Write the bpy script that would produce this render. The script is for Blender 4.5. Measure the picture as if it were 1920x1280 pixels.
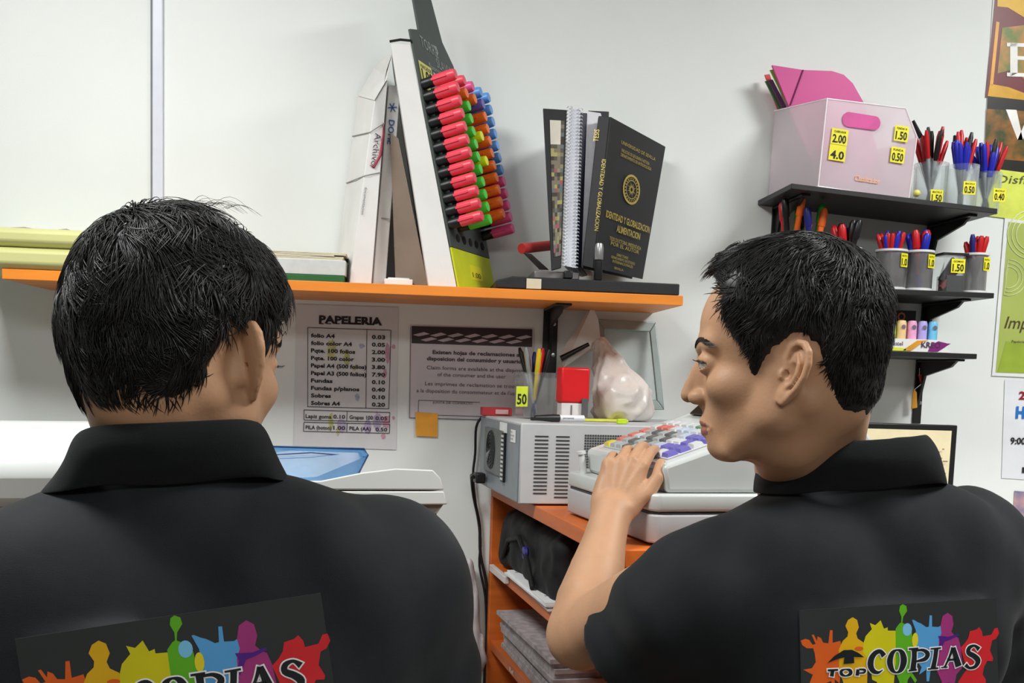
import bpy, bmesh, math, random
import numpy as np
from mathutils import Vector, Matrix, Quaternion
random.seed(7)
for o in list(bpy.data.objects): bpy.data.objects.remove(o)
SC = bpy.context.scene
COL = SC.collection
PI = math.pi

# ---------------------------------------------------------------- camera
FPX, PPX, PPY = 2000.0, 960.0, 900.0          # focal length and principal point, pixels of the 1920x1280 frame
_dn = Vector((-670, 20700, 2000)).normalized()
_fw = Vector((-180, -199, 2000)).normalized()
_fw = (_fw - _dn * _fw.dot(_dn)).normalized()
_rt = _dn.cross(_fw).normalized()
# rows: world X, Y, Z expressed in the camera's (right, down, forward)
CAM = Vector((0.0, -2.2, 1.5))
def ray(px, py):
    v = Vector(((px - PPX) / FPX, (py - PPY) / FPX, 1.0))
    return Vector((v.dot(_rt), v.dot(_fw), -v.dot(_dn)))
def at(px, py, depth):
    """world point seen at a pixel of the photograph, at a distance along the camera's axis"""
    return CAM + ray(px, py) * depth
def on_y(px, py, Y):
    r = ray(px, py); return CAM + r * ((Y - CAM.y) / r.y)
def on_z(px, py, Z):
    r = ray(px, py); return CAM + r * ((Z - CAM.z) / r.z)
def proj(p):
    d = Vector(p) - CAM
    c = _rt * d.x + _fw * d.y - _dn * d.z
    return (PPX + FPX * c.x / c.z, PPY + FPX * c.y / c.z, c.z)
cd = bpy.data.cameras.new('camera'); cam = bpy.data.objects.new('camera', cd); COL.objects.link(cam)
cx = Vector((_rt.x, _fw.x, -_dn.x)); cy = Vector((_rt.y, _fw.y, -_dn.y)); cz = Vector((_rt.z, _fw.z, -_dn.z))
M = Matrix(((cx.x, -cy.x, -cz.x), (_rt.y, -_fw.y, 0), (0, 0, 0)))
right_w = Vector((_rt.x, _fw.x, -_dn.x)); down_w = Vector((_rt.y, _fw.y, -_dn.y)); fwd_w = Vector((_rt.z, _fw.z, -_dn.z))
R = Matrix((right_w, -down_w, -fwd_w)).transposed()
cam.matrix_world = Matrix.Translation(CAM) @ R.to_4x4()
cd.sensor_fit = 'HORIZONTAL'; cd.sensor_width = 36.0; cd.lens = FPX * 36.0 / 1920
cd.shift_x = -(PPX - 960) / 1920; cd.shift_y = (PPY - 640) / 1920
cd.clip_start = 0.02
SC.camera = cam

# ---------------------------------------------------------------- world, lamps, exposure
w = bpy.data.worlds.new('world'); SC.world = w; w.use_nodes = True
w.node_tree.nodes['Background'].inputs[0].default_value = (0.9, 0.95, 1.0, 1); w.node_tree.nodes['Background'].inputs[1].default_value = 0.18
SC.view_settings.view_transform = 'Standard'; SC.view_settings.look = 'None'
SC.view_settings.exposure = 0.1; SC.view_settings.gamma = 1.0; SC.view_settings.use_curve_mapping = False
def area(name, loc, size, power, col=(.98, 1, .98)):
    l = bpy.data.lights.new(name, 'AREA'); l.shape = 'RECTANGLE'; l.size, l.size_y = size; l.energy = power; l.color = col
    o = bpy.data.objects.new(name, l); o.location = loc; COL.objects.link(o); return o
CEIL = 2.75
area('ceiling_panel_light', (-0.75, -1.25, CEIL - .04), (.6, .6), 33)
area('ceiling_panel_light', (1.55, -1.35, CEIL - .04), (.6, .6), 42)
area('ceiling_panel_light', (0.3, -3.9, CEIL - .04), (1.8, .9), 50)  # unseen panel behind the camera, added as fill light

# ---------------------------------------------------------------- materials
def lin(c):
    return tuple(((v / 255) / 12.92 if v / 255 <= .04045 else ((v / 255 + .055) / 1.055) ** 2.4) for v in c)
MATS = {}
def mat(name, c, rough=.5, metal=0, trans=0, alpha=1, var=.04, scale=30, bump=0, bscale=200, spec=.5, emit=0, ior=1.45, sss=0, coat=0, sheen=0, c2=None, stretch=None):
    """procedural material: sRGB 0-255 colour broken up by noise, optional fine relief"""
    if name in MATS: return MATS[name]
    m = bpy.data.materials.new(name); m.use_nodes = True; nt = m.node_tree; N = nt.nodes; L = nt.links
    b = N['Principled BSDF']; tc = N.new('ShaderNodeTexCoord'); src = tc.outputs['Object']
    if stretch:
        mp = N.new('ShaderNodeMapping'); mp.inputs['Scale'].default_value = stretch; L.new(src, mp.inputs[0]); src = mp.outputs[0]
    col = lin(c)
    nz = N.new('ShaderNodeTexNoise'); nz.inputs['Scale'].default_value = scale; nz.inputs['Detail'].default_value = 4; L.new(src, nz.inputs['Vector'])
    rp = N.new('ShaderNodeValToRGB'); L.new(nz.outputs['Fac'], rp.inputs['Fac'])
    a = c2 and lin(c2) or tuple(v * (1 - var * 2) for v in col)
    z = col if c2 else tuple(min(1, v * (1 + var * 2)) for v in col)
    rp.color_ramp.elements[0].position = .35; rp.color_ramp.elements[0].color = (*a, 1)
    rp.color_ramp.elements[1].position = .65; rp.color_ramp.elements[1].color = (*z, 1)
    L.new(rp.outputs[0], b.inputs['Base Color'])
    b.inputs['Roughness'].default_value = rough; b.inputs['Metallic'].default_value = metal
    b.inputs['Transmission Weight'].default_value = trans; b.inputs['Alpha'].default_value = alpha
    b.inputs['IOR'].default_value = ior; b.inputs['Specular IOR Level'].default_value = spec
    if sss:
        b.inputs['Subsurface Weight'].default_value = sss; b.inputs['Subsurface Radius'].default_value = (1, .35, .2); b.inputs['Subsurface Scale'].default_value = .006
    if coat: b.inputs['Coat Weight'].default_value = coat
    if sheen: b.inputs['Sheen Weight'].default_value = sheen; b.inputs['Sheen Roughness'].default_value = .4
    if emit:
        L.new(rp.outputs[0], b.inputs['Emission Color']); b.inputs['Emission Strength'].default_value = emit
    if bump:
        n2 = N.new('ShaderNodeTexNoise'); n2.inputs['Scale'].default_value = bscale; n2.inputs['Detail'].default_value = 3; L.new(src, n2.inputs['Vector'])
        bp = N.new('ShaderNodeBump'); bp.inputs['Strength'].default_value = bump; bp.inputs['Distance'].default_value = .002
        L.new(n2.outputs['Fac'], bp.inputs['Height']); L.new(bp.outputs[0], b.inputs['Normal'])
    MATS[name] = m; return m

# ---------------------------------------------------------------- object helpers
def tag(o, label=None, cat=None, group=None, kind=None):
    if label: o['label'] = label
    if cat: o['category'] = cat
    if group: o['group'] = group
    if kind: o['kind'] = kind
    return o
def empty(name, loc, label, cat, group=None, rot=None):
    o = bpy.data.objects.new(name, None); COL.objects.link(o)
    o.matrix_world = Matrix.Translation(Vector(loc)) @ (rot.to_4x4() if rot is not None else Matrix())
    o.empty_display_size = .05
    return tag(o, label, cat, group)
class MB:
    def __init__(s): s.v = []; s.f = []; s.m = []
    def add(s, vs, fs, mi=0):
        n = len(s.v); s.v += [tuple(v) for v in vs]; s.f += [tuple(i + n for i in f) for f in fs]; s.m += [mi] * len(fs); return s
    def box(s, c, d, rot=None, mi=0):
        c = Vector(c); vs = []
        for x in (-.5, .5):
            for y in (-.5, .5):
                for z in (-.5, .5):
                    q = Vector((x * d[0], y * d[1], z * d[2]))
                    if rot is not None: q = rot @ q
                    vs.append(c + q)
        return s.add(vs, [(0, 1, 3, 2), (4, 6, 7, 5), (0, 4, 5, 1), (2, 3, 7, 6), (0, 2, 6, 4), (1, 5, 7, 3)], mi)
    def hexa(s, p, mi=0):
        """eight corners: bottom four then top four, both counter-clockwise from above"""
        return s.add(p, [(3, 2, 1, 0), (4, 5, 6, 7), (0, 1, 5, 4), (1, 2, 6, 5), (2, 3, 7, 6), (3, 0, 4, 7)], mi)
    def prism(s, pts, ax, t, mi=0):
        """closed polygon of 3D points swept along vector ax*t"""
        n = len(pts); a = [Vector(p) for p in pts]; d = Vector(ax) * t; b = [p + d for p in a]
        return s.add(a + b, [tuple(range(n))[::-1], tuple(range(n, 2 * n))] + [(i, (i + 1) % n, n + (i + 1) % n, n + i) for i in range(n)], mi)
    def tube(s, pts, r, n=8, mi=0, cap=True):
        pts = [Vector(p) for p in pts]; k = len(pts); rs = r if isinstance(r, (list, tuple)) else [r] * k
        t0 = (pts[1] - pts[0]).normalized(); u = t0.orthogonal().normalized(); vs = []
        for i, p in enumerate(pts):
            t = (pts[min(i + 1, k - 1)] - pts[max(i - 1, 0)]).normalized()
            u = (u - t * u.dot(t)).normalized(); v = t.cross(u)
            vs += [p + (u * math.cos(2 * PI * j / n) + v * math.sin(2 * PI * j / n)) * rs[i] for j in range(n)]
        fs = [(i * n + j, i * n + (j + 1) % n, (i + 1) * n + (j + 1) % n, (i + 1) * n + j) for i in range(k - 1) for j in range(n)]
        if cap: fs += [tuple(range(n))[::-1], tuple(range((k - 1) * n, k * n))]
        return s.add(vs, fs, mi)
    def lathe(s, prof, c=(0, 0, 0), n=24, mi=0, rot=None, cap=True):
        c = Vector(c); vs = []
        for (r, z) in prof:
            for j in range(n):
                q = Vector((r * math.cos(2 * PI * j / n), r * math.sin(2 * PI * j / n), z))
                if rot is not None: q = rot @ q
                vs.append(c + q)
        k = len(prof)
        fs = [(i * n + j, i * n + (j + 1) % n, (i + 1) * n + (j + 1) % n, (i + 1) * n + j) for i in range(k - 1) for j in range(n)]
        if cap: fs += [tuple(range(n))[::-1], tuple(range((k - 1) * n, k * n))]
        return s.add(vs, fs, mi)
    def build(s, name, mats, parent=None, bevel=0, smooth=None, world=False, label=None, sub=0):
        me = bpy.data.meshes.new(name); me.from_pydata(s.v, [], s.f)
        for m in (mats if isinstance(mats, (list, tuple)) else [mats]): me.materials.append(m)
        if max(s.m or [0]): me.polygons.foreach_set('material_index', s.m)
        me.update()
        if smooth: me.polygons.foreach_set('use_smooth', [True] * len(me.polygons)); me.set_sharp_from_angle(angle=math.radians(smooth))
        o = bpy.data.objects.new(name, me); COL.objects.link(o)
        if parent is not None:
            o.parent = parent
            if world: o.matrix_parent_inverse = parent.matrix_world.inverted()
        if sub:
            q = o.modifiers.new('s', 'SUBSURF'); q.levels = q.render_levels = sub
        if bevel:
            q = o.modifiers.new('b', 'BEVEL'); q.width = bevel; q.segments = 2; q.limit_method = 'ANGLE'; q.angle_limit = math.radians(40)
            if smooth is None:
                me.polygons.foreach_set('use_smooth', [True] * len(me.polygons)); me.set_sharp_from_angle(angle=math.radians(50))
        if label: o['label'] = label
        return o
def rotz(a): return Matrix.Rotation(a, 3, 'Z')
def frame(x, y, z=None):
    x = Vector(x).normalized(); y = Vector(y); y = (y - x * y.dot(x)).normalized(); z = x.cross(y)
    return Matrix((x, y, z)).transposed()
_tc = {}
def text_mesh(s, bold=0.0, res=2):
    k = (s, bold)
    if k in _tc: return _tc[k]
    c = bpy.data.curves.new('t', 'FONT'); c.body = s; c.size = 1; c.offset = bold; c.resolution_u = res; c.fill_mode = 'FRONT'; c.align_x = 'LEFT'
    o = bpy.data.objects.new('t', c); COL.objects.link(o)
    dg = bpy.context.evaluated_depsgraph_get(); me = o.evaluated_get(dg).to_mesh()
    v = [tuple(q.co) for q in me.vertices]; f = [tuple(p.vertices) for p in me.polygons]
    bpy.data.objects.remove(o); bpy.data.curves.remove(c)
    xs = [q[0] for q in v] or [0]; ys = [q[1] for q in v] or [0]
    _tc[k] = (v, f, min(xs), max(xs), min(ys), max(ys)); return _tc[k]
def put_text(mb, s, org, ux, uy, width=None, height=None, bold=0.0, mi=0, align='l', lift=.0004, hcap=None):
    """flat lettering: origin at the baseline start, ux along the line, uy up; fitted to a width and/or a cap height"""
    v, f, x0, x1, y0, y1 = text_mesh(s, bold)
    ux = Vector(ux).normalized(); uy = Vector(uy).normalized(); n = ux.cross(uy).normalized()
    H = .7
    sy = (height / H) if height else None
    sx = (width / (x1 - x0)) if width else sy
    if sy is None: sy = sx
    wd = (x1 - x0) * sx; off = 0 if align == 'l' else (-wd / 2 if align == 'c' else -wd)
    org = Vector(org)
    mb.add([org + ux * ((q[0] - x0) * sx + off) + uy * (q[1] * sy) + n * lift for q in v], f, mi)

# ---------------------------------------------------------------- the room
white = mat('wall_white_paint', (228, 231, 229), .55, var=.012, scale=3, bump=.08, bscale=400)
def struct(name, mb, m, **k): o = mb.build(name, m, **k); o['kind'] = 'structure'; return o
XL, XR, YB = -2.6, 3.2, -5.2
struct('wall_back', MB().box(((XL + XR) / 2, .05, CEIL / 2), (XR - XL + .2, .1, CEIL)), white)
shopM = mat('shop_wall_stone_grey', (150, 146, 140), .7, var=.05, scale=4)
struct('wall_left', MB().box((XL - .05, YB / 2, CEIL / 2), (.1, -YB, CEIL)), shopM)
struct('wall_right', MB().box((XR + .05, YB / 2, CEIL / 2), (.1, -YB, CEIL)), shopM)
struct('wall_front', MB().box(((XL + XR) / 2, YB - .05, CEIL / 2), (XR - XL + .2, .1, CEIL)), shopM)
struct('ceiling', MB().box(((XL + XR) / 2, YB / 2, CEIL + .05), (XR - XL + .2, -YB + .2, .1)), white)
struct('floor', MB().box(((XL + XR) / 2, YB / 2, -.05), (XR - XL + .2, -YB + .2, .1)), mat('floor_vinyl_grey', (104, 98, 92), .45, var=.06, scale=8))
# cover strip on the joint between two wall boards
p = on_y(297, 200, 0)
mb = MB(); mb.box((p.x, -.004, 1.55), (.020, .008, 2.4)); struct('trim_1', mb, mat('joint_strip_pale_lilac', (214, 216, 228), .35, var=.01), bevel=.002)
mb = MB(); mb.box((p.x - .0125, -.001, 1.55), (.004, .002, 2.4)); struct('trim_shade_line', mb, mat('joint_shadow_grey', (120, 124, 126), .6), )  # thin grey strip painted in for the shade beside the joint

# ================================================================ people: implicit surfaces meshed with surface nets
def _n3(seed):
    return np.random.RandomState(seed).rand(24, 24, 24).astype(np.float32)
_NZ = _n3(3)
def vnoise(p, s):
    q = p * s; i = np.floor(q).astype(int); f = (q - i).astype(np.float32); f = f * f * (3 - 2 * f); i %= 24; j = (i + 1) % 24; o = 0
    for dx, wx in ((i[..., 0], 1 - f[..., 0]), (j[..., 0], f[..., 0])):
        for dy, wy in ((i[..., 1], 1 - f[..., 1]), (j[..., 1], f[..., 1])):
            for dz, wz in ((i[..., 2], 1 - f[..., 2]), (j[..., 2], f[..., 2])):
                o = o + _NZ[dx, dy, dz] * wx * wy * wz
    return o * 2 - 1
A3 = lambda *v: np.array(v, dtype=np.float32)
def ell(p, c, r, Rm=None):
    q = p - A3(*c)
    if Rm is not None: q = q @ Rm
    r = A3(*r); k0 = np.linalg.norm(q / r, axis=-1); k1 = np.linalg.norm(q / (r * r), axis=-1)
    return k0 * (k0 - 1) / np.maximum(k1, 1e-6)
def cap(p, a, b, ra, rb=None):
    rb = ra if rb is None else rb; a = A3(*a); b = A3(*b); d = b - a
    t = np.clip((p - a) @ d / max(1e-9, float(d @ d)), 0, 1)
    return np.linalg.norm(p - a - t[..., None] * d, axis=-1) - (ra + (rb - ra) * t)
def rbox(p, c, h, r, Rm=None):
    q = p - A3(*c)
    if Rm is not None: q = q @ Rm
    q = np.abs(q) - (A3(*h) - r)
    return np.linalg.norm(np.maximum(q, 0), axis=-1) + np.minimum(q.max(-1), 0) - r
def un(a, b, k):
    h = np.clip(.5 + .5 * (b - a) / k, 0, 1); return b * (1 - h) + a * h - k * h * (1 - h) if False else a * h + b * (1 - h) - k * h * (1 - h)
def sub(a, b, k):
    return -un(-a, b, k)
def chain(p, pts, rs):
    o = None
    for i in range(len(pts) - 1):
        c = cap(p, pts[i], pts[i + 1], rs[i], rs[i + 1]); o = c if o is None else np.minimum(o, c)
    return o
def nets(F, lo, hi, h, margin=.02, coarse=4):
    """mesh of F = 0 inside a box: F is evaluated only near the surface"""
    lo = np.array(lo, float); hi = np.array(hi, float)
    n = (np.ceil((hi - lo) / h / coarse).astype(int) + 1) * coarse
    ax = [lo[i] + h * np.arange(n[i] + 1) for i in range(3)]
    cg = np.stack(np.meshgrid(*[a[::coarse] for a in ax], indexing='ij'), -1).astype(np.float32)
    Fc = F(cg.reshape(-1, 3)).reshape(cg.shape[:3])
    act = np.abs(Fc) < h * coarse * 1.9 + margin
    idx = [np.minimum(np.round(np.arange(n[i] + 1) / coarse).astype(int), Fc.shape[i] - 1) for i in range(3)]
    G = Fc[np.ix_(*idx)].copy(); Am = act[np.ix_(*idx)]
    I = np.argwhere(Am); P = (lo + I * h).astype(np.float32); out = np.empty(len(P), np.float32)
    for s in range(0, len(P), 400000): out[s:s + 400000] = F(P[s:s + 400000])
    G[Am] = out
    ins = G < 0; c = np.zeros(tuple(np.array(G.shape) - 1), np.int8)
    for dx in (0, 1):
        for dy in (0, 1):
            for dz in (0, 1):
                c += ins[dx:G.shape[0] - 1 + dx, dy:G.shape[1] - 1 + dy, dz:G.shape[2] - 1 + dz]
    cell = np.argwhere((c > 0) & (c < 8)); vid = -np.ones(c.shape, int); vid[tuple(cell.T)] = np.arange(len(cell))
    acc = np.zeros((len(cell), 3)); cnt = np.zeros(len(cell))
    for d in range(3):
        e = np.eye(3, dtype=int)[d]; oth = [k for k in range(3) if k != d]
        for a in (0, 1):
            for b in (0, 1):
                o = np.zeros(3, int); o[oth[0]] = a; o[oth[1]] = b
                p0 = cell + o; p1 = p0 + e; g0 = G[tuple(p0.T)]; g1 = G[tuple(p1.T)]; m = (g0 < 0) != (g1 < 0)
                t = g0[m] / (g0[m] - g1[m]); acc[m] += p0[m] + t[:, None] * e; cnt[m] += 1
    V = lo + h * acc / np.maximum(cnt, 1)[:, None]; faces = []
    for d in range(3):
        sl0 = [slice(None)] * 3; sl1 = [slice(None)] * 3; sl0[d] = slice(0, -1); sl1[d] = slice(1, None)
        a = ins[tuple(sl0)]; b = ins[tuple(sl1)]; E = np.argwhere(a != b); u, v = [k for k in range(3) if k != d]
        ok = (E[:, u] > 0) & (E[:, v] > 0) & (E[:, u] < c.shape[u]) & (E[:, v] < c.shape[v]) & (E[:, d] < c.shape[d]); E = E[ok]
        eu = np.eye(3, dtype=int)[u]; ev = np.eye(3, dtype=int)[v]
        q = np.stack([vid[tuple((E - eu - ev).T)], vid[tuple((E - ev).T)], vid[tuple(E.T)], vid[tuple((E - eu).T)]], 1)
        flip = a[tuple(E.T)] == (d == 1); q[flip] = q[flip][:, ::-1]; faces.append(q)
    Q = np.concatenate(faces); Q = Q[:, ::-1]
    return V, Q[(Q >= 0).all(1)]
def np_mesh(name, V, Q, mats, parent=None, midx=None, smooth=True, label=None):
    me = bpy.data.meshes.new(name); k = Q.shape[1]
    me.vertices.add(len(V)); me.vertices.foreach_set('co', np.asarray(V, np.float32).ravel())
    me.loops.add(len(Q) * k); me.loops.foreach_set('vertex_index', Q.astype(np.int32).ravel())
    me.polygons.add(len(Q)); me.polygons.foreach_set('loop_start', np.arange(len(Q), dtype=np.int32) * k)
    for m in (mats if isinstance(mats, (list, tuple)) else [mats]): me.materials.append(m)
    if midx is not None: me.polygons.foreach_set('material_index', midx.astype(np.int32))
    if smooth: me.polygons.foreach_set('use_smooth', [True] * len(Q))
    me.update(calc_edges=True); me.validate()
    o = bpy.data.objects.new(name, me); COL.objects.link(o)
    if parent is not None: o.parent = parent; o.matrix_parent_inverse = parent.matrix_world.inverted()
    if label: o['label'] = label
    return o
def relax(V, Q, it=1, f=.5):
    e = np.concatenate([Q[:, [0, 1]], Q[:, [1, 2]], Q[:, [2, 3]], Q[:, [3, 0]]]); e = np.concatenate([e, e[:, ::-1]])
    cnt = np.bincount(e[:, 0], minlength=len(V))[:, None]
    for _ in range(it):
        s = np.stack([np.bincount(e[:, 0], V[e[:, 1], k], len(V)) for k in range(3)], 1); V = V * (1 - f) + f * s / np.maximum(cnt, 1)
    return V
def gradf(F, p, e):
    d = np.eye(3, dtype=np.float32) * e; g = np.stack([F(p + d[i]) - F(p - d[i]) for i in range(3)], -1)
    return g / np.maximum(np.linalg.norm(g, axis=-1, keepdims=True), 1e-9)

# --- head, in centimetres: x forward, y to the person's left, z up, origin between the ear canals
def skull(p):
    a = np.abs(p[..., 1:2]); q = np.concatenate([p[..., :1], a, p[..., 2:]], -1)
    o = ell(p, (-.3, 0, 4.6), (8.4, 7.3, 7.9))
    o = un(o, ell(p, (3.4, 0, 5.0), (6.2, 6.3, 6.4)), 1.5)
    o = un(o, ell(p, (-3.0, 0, 1.5), (5.3, 6.3, 6.2)), 2.0)
    return o
FLARE = [40]
def head(p, ears=True, fat=1.0):
    q = np.concatenate([p[..., :1], np.abs(p[..., 1:2]), p[..., 2:]], -1)
    o = skull(p)
    o = un(o, ell(p, (3.9, 0, -1.2), (5.1, 5.5 * fat, 6.0)), 1.5)
    o = un(o, cap(q, (1.0, 4.6 * fat, -3.6), (5.6, 1.9, -7.3), 1.9, 1.5), 2.0)
    o = un(o, cap(q, (.4, 5.3 * fat, .0), (1.0, 4.9 * fat, -3.9), 1.5, 1.7), 1.6)
    o = un(o, ell(p, (6.6, 0, -7.3), (2.1, 2.3, 1.7)), 1.2)
    o = un(o, ell(q, (5.6, 3.9, -1.0), (2.5, 1.9, 1.8)), 1.2)
    o = un(o, cap(q, (9.1, .8, 3.1), (7.6, 4.1, 3.3), .85, .8), 1.3)
    o = un(o, ell(p, (6.9, 0, -4.9), (2.5, 2.7, 2.6)), 1.2)
    o = sub(o, ell(q, (9.8, 3.2, 1.4), (1.4, 1.6, 1.1)), .9)
    o = un(o, chain(p, [(8.9, 0, 2.6), (9.8, 0, .9), (10.6, 0, -1.0), (10.85, 0, -1.9)], [.55, .6, .75, .85]), .8)
    o = un(o, ell(q, (9.5, 1.3, -2.2), (1.15, .75, .8)), .45); o = un(o, ell(p, (8.7, 0, -.6), (1.75, 1.35, 3.1)), .5)
    o = sub(o, ell(q, (9.9, .75, -3.05), (.65, .35, .5)), .3)
    lid = ell(q, (7.9, 3.05, 1.35), (1.42, 1.5, 1.4)); lid = sub(lid, ell(q, (9.1, 3.35, 1.15), (1.5, 1.5, .42)), .06)
    o = un(o, lid, .35)
    o = un(o, chain(q, [(9.15, 0, -4.75), (8.95, .9, -4.7), (7.9, 2.4, -5.25)], [.48, .5, .2]), .35)
    o = un(o, chain(q, [(8.95, 0, -5.85), (8.7, 1.0, -5.8), (7.8, 2.3, -5.35)], [.52, .5, .2]), .35)
    o = sub(o, chain(q, [(9.75, 0, -5.28), (9.4, 1.0, -5.25), (8.2, 2.5, -5.35)], [.13, .13, .1]), .25)
    o = sub(o, ell(p, (9.3, 0, -6.95), (.7, 1.6, .45)), .5)
    if ears:
        t = .24; up = A3(-t, 0, math.sqrt(1 - t * t)); fl = math.radians(FLARE[0])
        bk = A3(-math.cos(fl) * up[2], math.sin(fl), -math.cos(fl) * t); bk /= np.linalg.norm(bk); nn = np.cross(up, bk)
        if nn[1] < 0: nn = -nn
        r = (q - A3(.0, 6.85, .35)); e = np.stack([r @ bk, r @ up, r @ nn], -1)
        m = np.abs(q - A3(-.6, 7.6, .4)).max(-1) < 5.5
        if m.any():
            s = e[m]
            k = ell(s, (1.35, .25, -.25), (1.55, 2.8, .33))
            k = un(k, ell(s, (.75, -2.3, -.05), (.85, .95, .38)), .3)
            k = sub(k, ell(s, (.95, -.1, .40), (.9, 1.3, .95)), .12); k = sub(k, ell(s, (1.2, 2.1, .35), (.6, .45, .45)), .12)
            k = sub(k, ell(s, (2.35, .7, .25), (.28, 1.9, .42)), .1)
            hx = [(.35, .1, .0), (0, 1.2, .1), (.25, 2.4, .1), (1.0, 3.0, .1), (1.9, 2.95, .1), (2.65, 2.3, .1), (2.95, 1.2, .05), (2.8, 0, 0), (2.3, -1.2, 0), (1.55, -2.2, 0), (.9, -2.95, 0), (.3, -2.8, 0)]
            k = un(k, chain(s, hx, [.2, .30, .36, .38, .38, .38, .37, .35, .32, .3, .32, .3]), .12)
            k = un(k, chain(s, [(1.3, 1.9, .05), (1.9, 1.0, .15), (1.95, 0, .15), (1.6, -1.0, .15), (.9, -1.5, .1)], [.2, .25, .27, .27, .22]), .10)
            k = un(k, ell(s, (.0, -.35, .2), (.35, .5, .3)), .2)
            k = un(k, cap(s, (.2, .6, -.8), (.5, -1.2, -.8), .75), .4)
            k = sub(k, ell(s, (.35, -.2, .0), (.28, .4, .6)), .12)
            v = o[m]; o = o.copy(); o[m] = un(v, k, .3)
    return o
def lerp1(x, xs, ys): return np.interp(x, xs, ys).astype(np.float32)
WAVE = [.95]
def make_hair(nkl, parent, Rh, O, zl, thick, crown, nstr, length, rad, seed, lift=.32, fwdbias=(0, 0, 0), mtl=None, quiff=1.0):
    """P: head frame. zl: hairline (forward -> lowest height of the hair); thick(p) -> depth of the hair"""
    base = lambda p: un(un(skull(p), ell(p, (3.9, 0, -1.2), (5.1, 5.5, 6.0)), 1.5), cap(p, (-2.6, 0, -1.5), nkl, 5.3, 5.7), 1.8)
    def reg(p):
        return p[..., 2] - lerp1(p[..., 0], *zl) - .5 * vnoise(p, 1.3) - .3 * vnoise(p, 4)
    def Fh(p):
        b = base(p); e = reg(p); t = thick(p) * np.clip(e / 3.2, 0, 1) ** .75
        t = t + (.16 * vnoise(p * A3(1, 1, .5), 1.1) + .10 * vnoise(p * A3(1, 1, .6), 2.6)) * np.clip(e / 2, 0, 1)
        return np.maximum(b - t - .06, -e * .8)
    V, Q = nets(Fh, (-13, -11.5, -9), (14, 11.5, 18), .3, margin=.5)
    V = relax(V, Q, 1)
    hair = np_mesh('hair', O + (V * .01) @ np.array(Rh).T, Q, mtl, parent)
    rs = np.random.RandomState(seed); vi = rs.choice(len(V), nstr * 3); p = V[vi].astype(np.float32); ok = (Fh(p) > -.25) & (reg(p) > .15) & (skull(p) > .2); p = p[ok][:nstr]
    g = gradf(base, p, .1); cr = A3(*crown)
    K = 6; L = length(p) * (.6 + .6 * rs.rand(len(p))).astype(np.float32) * np.clip(reg(p) / 2.6, .22, 1); path = [p - g * .1]
    jit = rs.randn(len(p), 3).astype(np.float32) * .16
    for k in range(K):
        g = gradf(base, path[-1], .1); d = path[-1] - cr + A3(*fwdbias) * 4
        cl = np.stack([vnoise(p + 7, .55), vnoise(p + 31, .55), vnoise(p + 55, .55)], -1) * WAVE[0]
        d = d / np.linalg.norm(d, axis=-1, keepdims=True) + cl * 1.0 + jit + A3(0, 0, -.25) + A3(-.2, 0, 1.6) * (np.clip((path[0][:, 0:1] - 3.5) / 3, 0, 1) * np.clip((path[0][:, 2:3] - 6) / 3, 0, 1) * quiff)
        d = d - g * (d * g).sum(-1, keepdims=True); d /= np.linalg.norm(d, axis=-1, keepdims=True)
        up = lift * (1 - 1.6 * k / K)
        d = d + g * up; d /= np.linalg.norm(d, axis=-1, keepdims=True)
        path.append(path[-1] + d * (L / K)[:, None])
    path = np.stack(path, 1); n = len(p); prof = np.array([1, 1, .95, .85, .7, .45, .08]) * rad
    T = np.gradient(path, axis=1); T /= np.linalg.norm(T, axis=-1, keepdims=True)
    U = np.cross(T, g[:, None, :]); U /= np.maximum(np.linalg.norm(U, axis=-1, keepdims=True), 1e-6); W = np.cross(T, U)
    ring = []
    for j in range(3):
        a = 2 * PI * j / 3; ring.append(path + (U * math.cos(a) * 1.5 + W * math.sin(a)) * prof[None, :, None])
    VV = np.stack(ring, 2).reshape(-1, 3); b = np.arange(n)[:, None, None] * (K + 1) * 3 + np.arange(K)[None, :, None] * 3; j = np.arange(3)[None, None, :]; j2 = (j + 1) % 3
    QQ = np.stack([b + j, b + j2, b + 3 + j2, b + 3 + j], -1).reshape(-1, 4)
    s = np_mesh('hair_strands', O + (VV * .01) @ np.array(Rh).T, QQ, mtl, hair); s['kind'] = 'stuff'
    return hair

skinA = mat('skin_light_brown', (188, 144, 112), .5, var=.04, scale=14, sss=.12, bump=.12, bscale=320, spec=.4)
lipM = mat('lips_brown_pink', (158, 98, 82), .5, var=.05, scale=60, sss=.1)
hairM = mat('hair_near_black', (24, 20, 20), .42, var=.3, scale=40, spec=.5, c2=(12, 11, 12))
shirtM = mat('polo_black_knit', (31, 33, 36), .8, var=.06, scale=20, bump=.25, bscale=1500, spec=.25, sheen=.05)
collarM = mat('polo_collar_rib', (26, 28, 30), .85, var=.06, scale=20, bump=.6, bscale=900, spec=.2, sheen=.05, stretch=(1, 1, 5))
trouserM = mat('trouser_dark_denim', (38, 42, 54), .9, var=.1, bump=.3, bscale=900)
shoeM = mat('shoe_black_leather', (25, 24, 24), .4)
eyeW = mat('eye_white', (215, 208, 198), .25, var=.01); eyeB = mat('iris_dark_brown', (40, 24, 16), .15)
blk = mat('card_black_vinyl', (47, 50, 50), .42, var=.03, scale=6, spec=.35)

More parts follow.
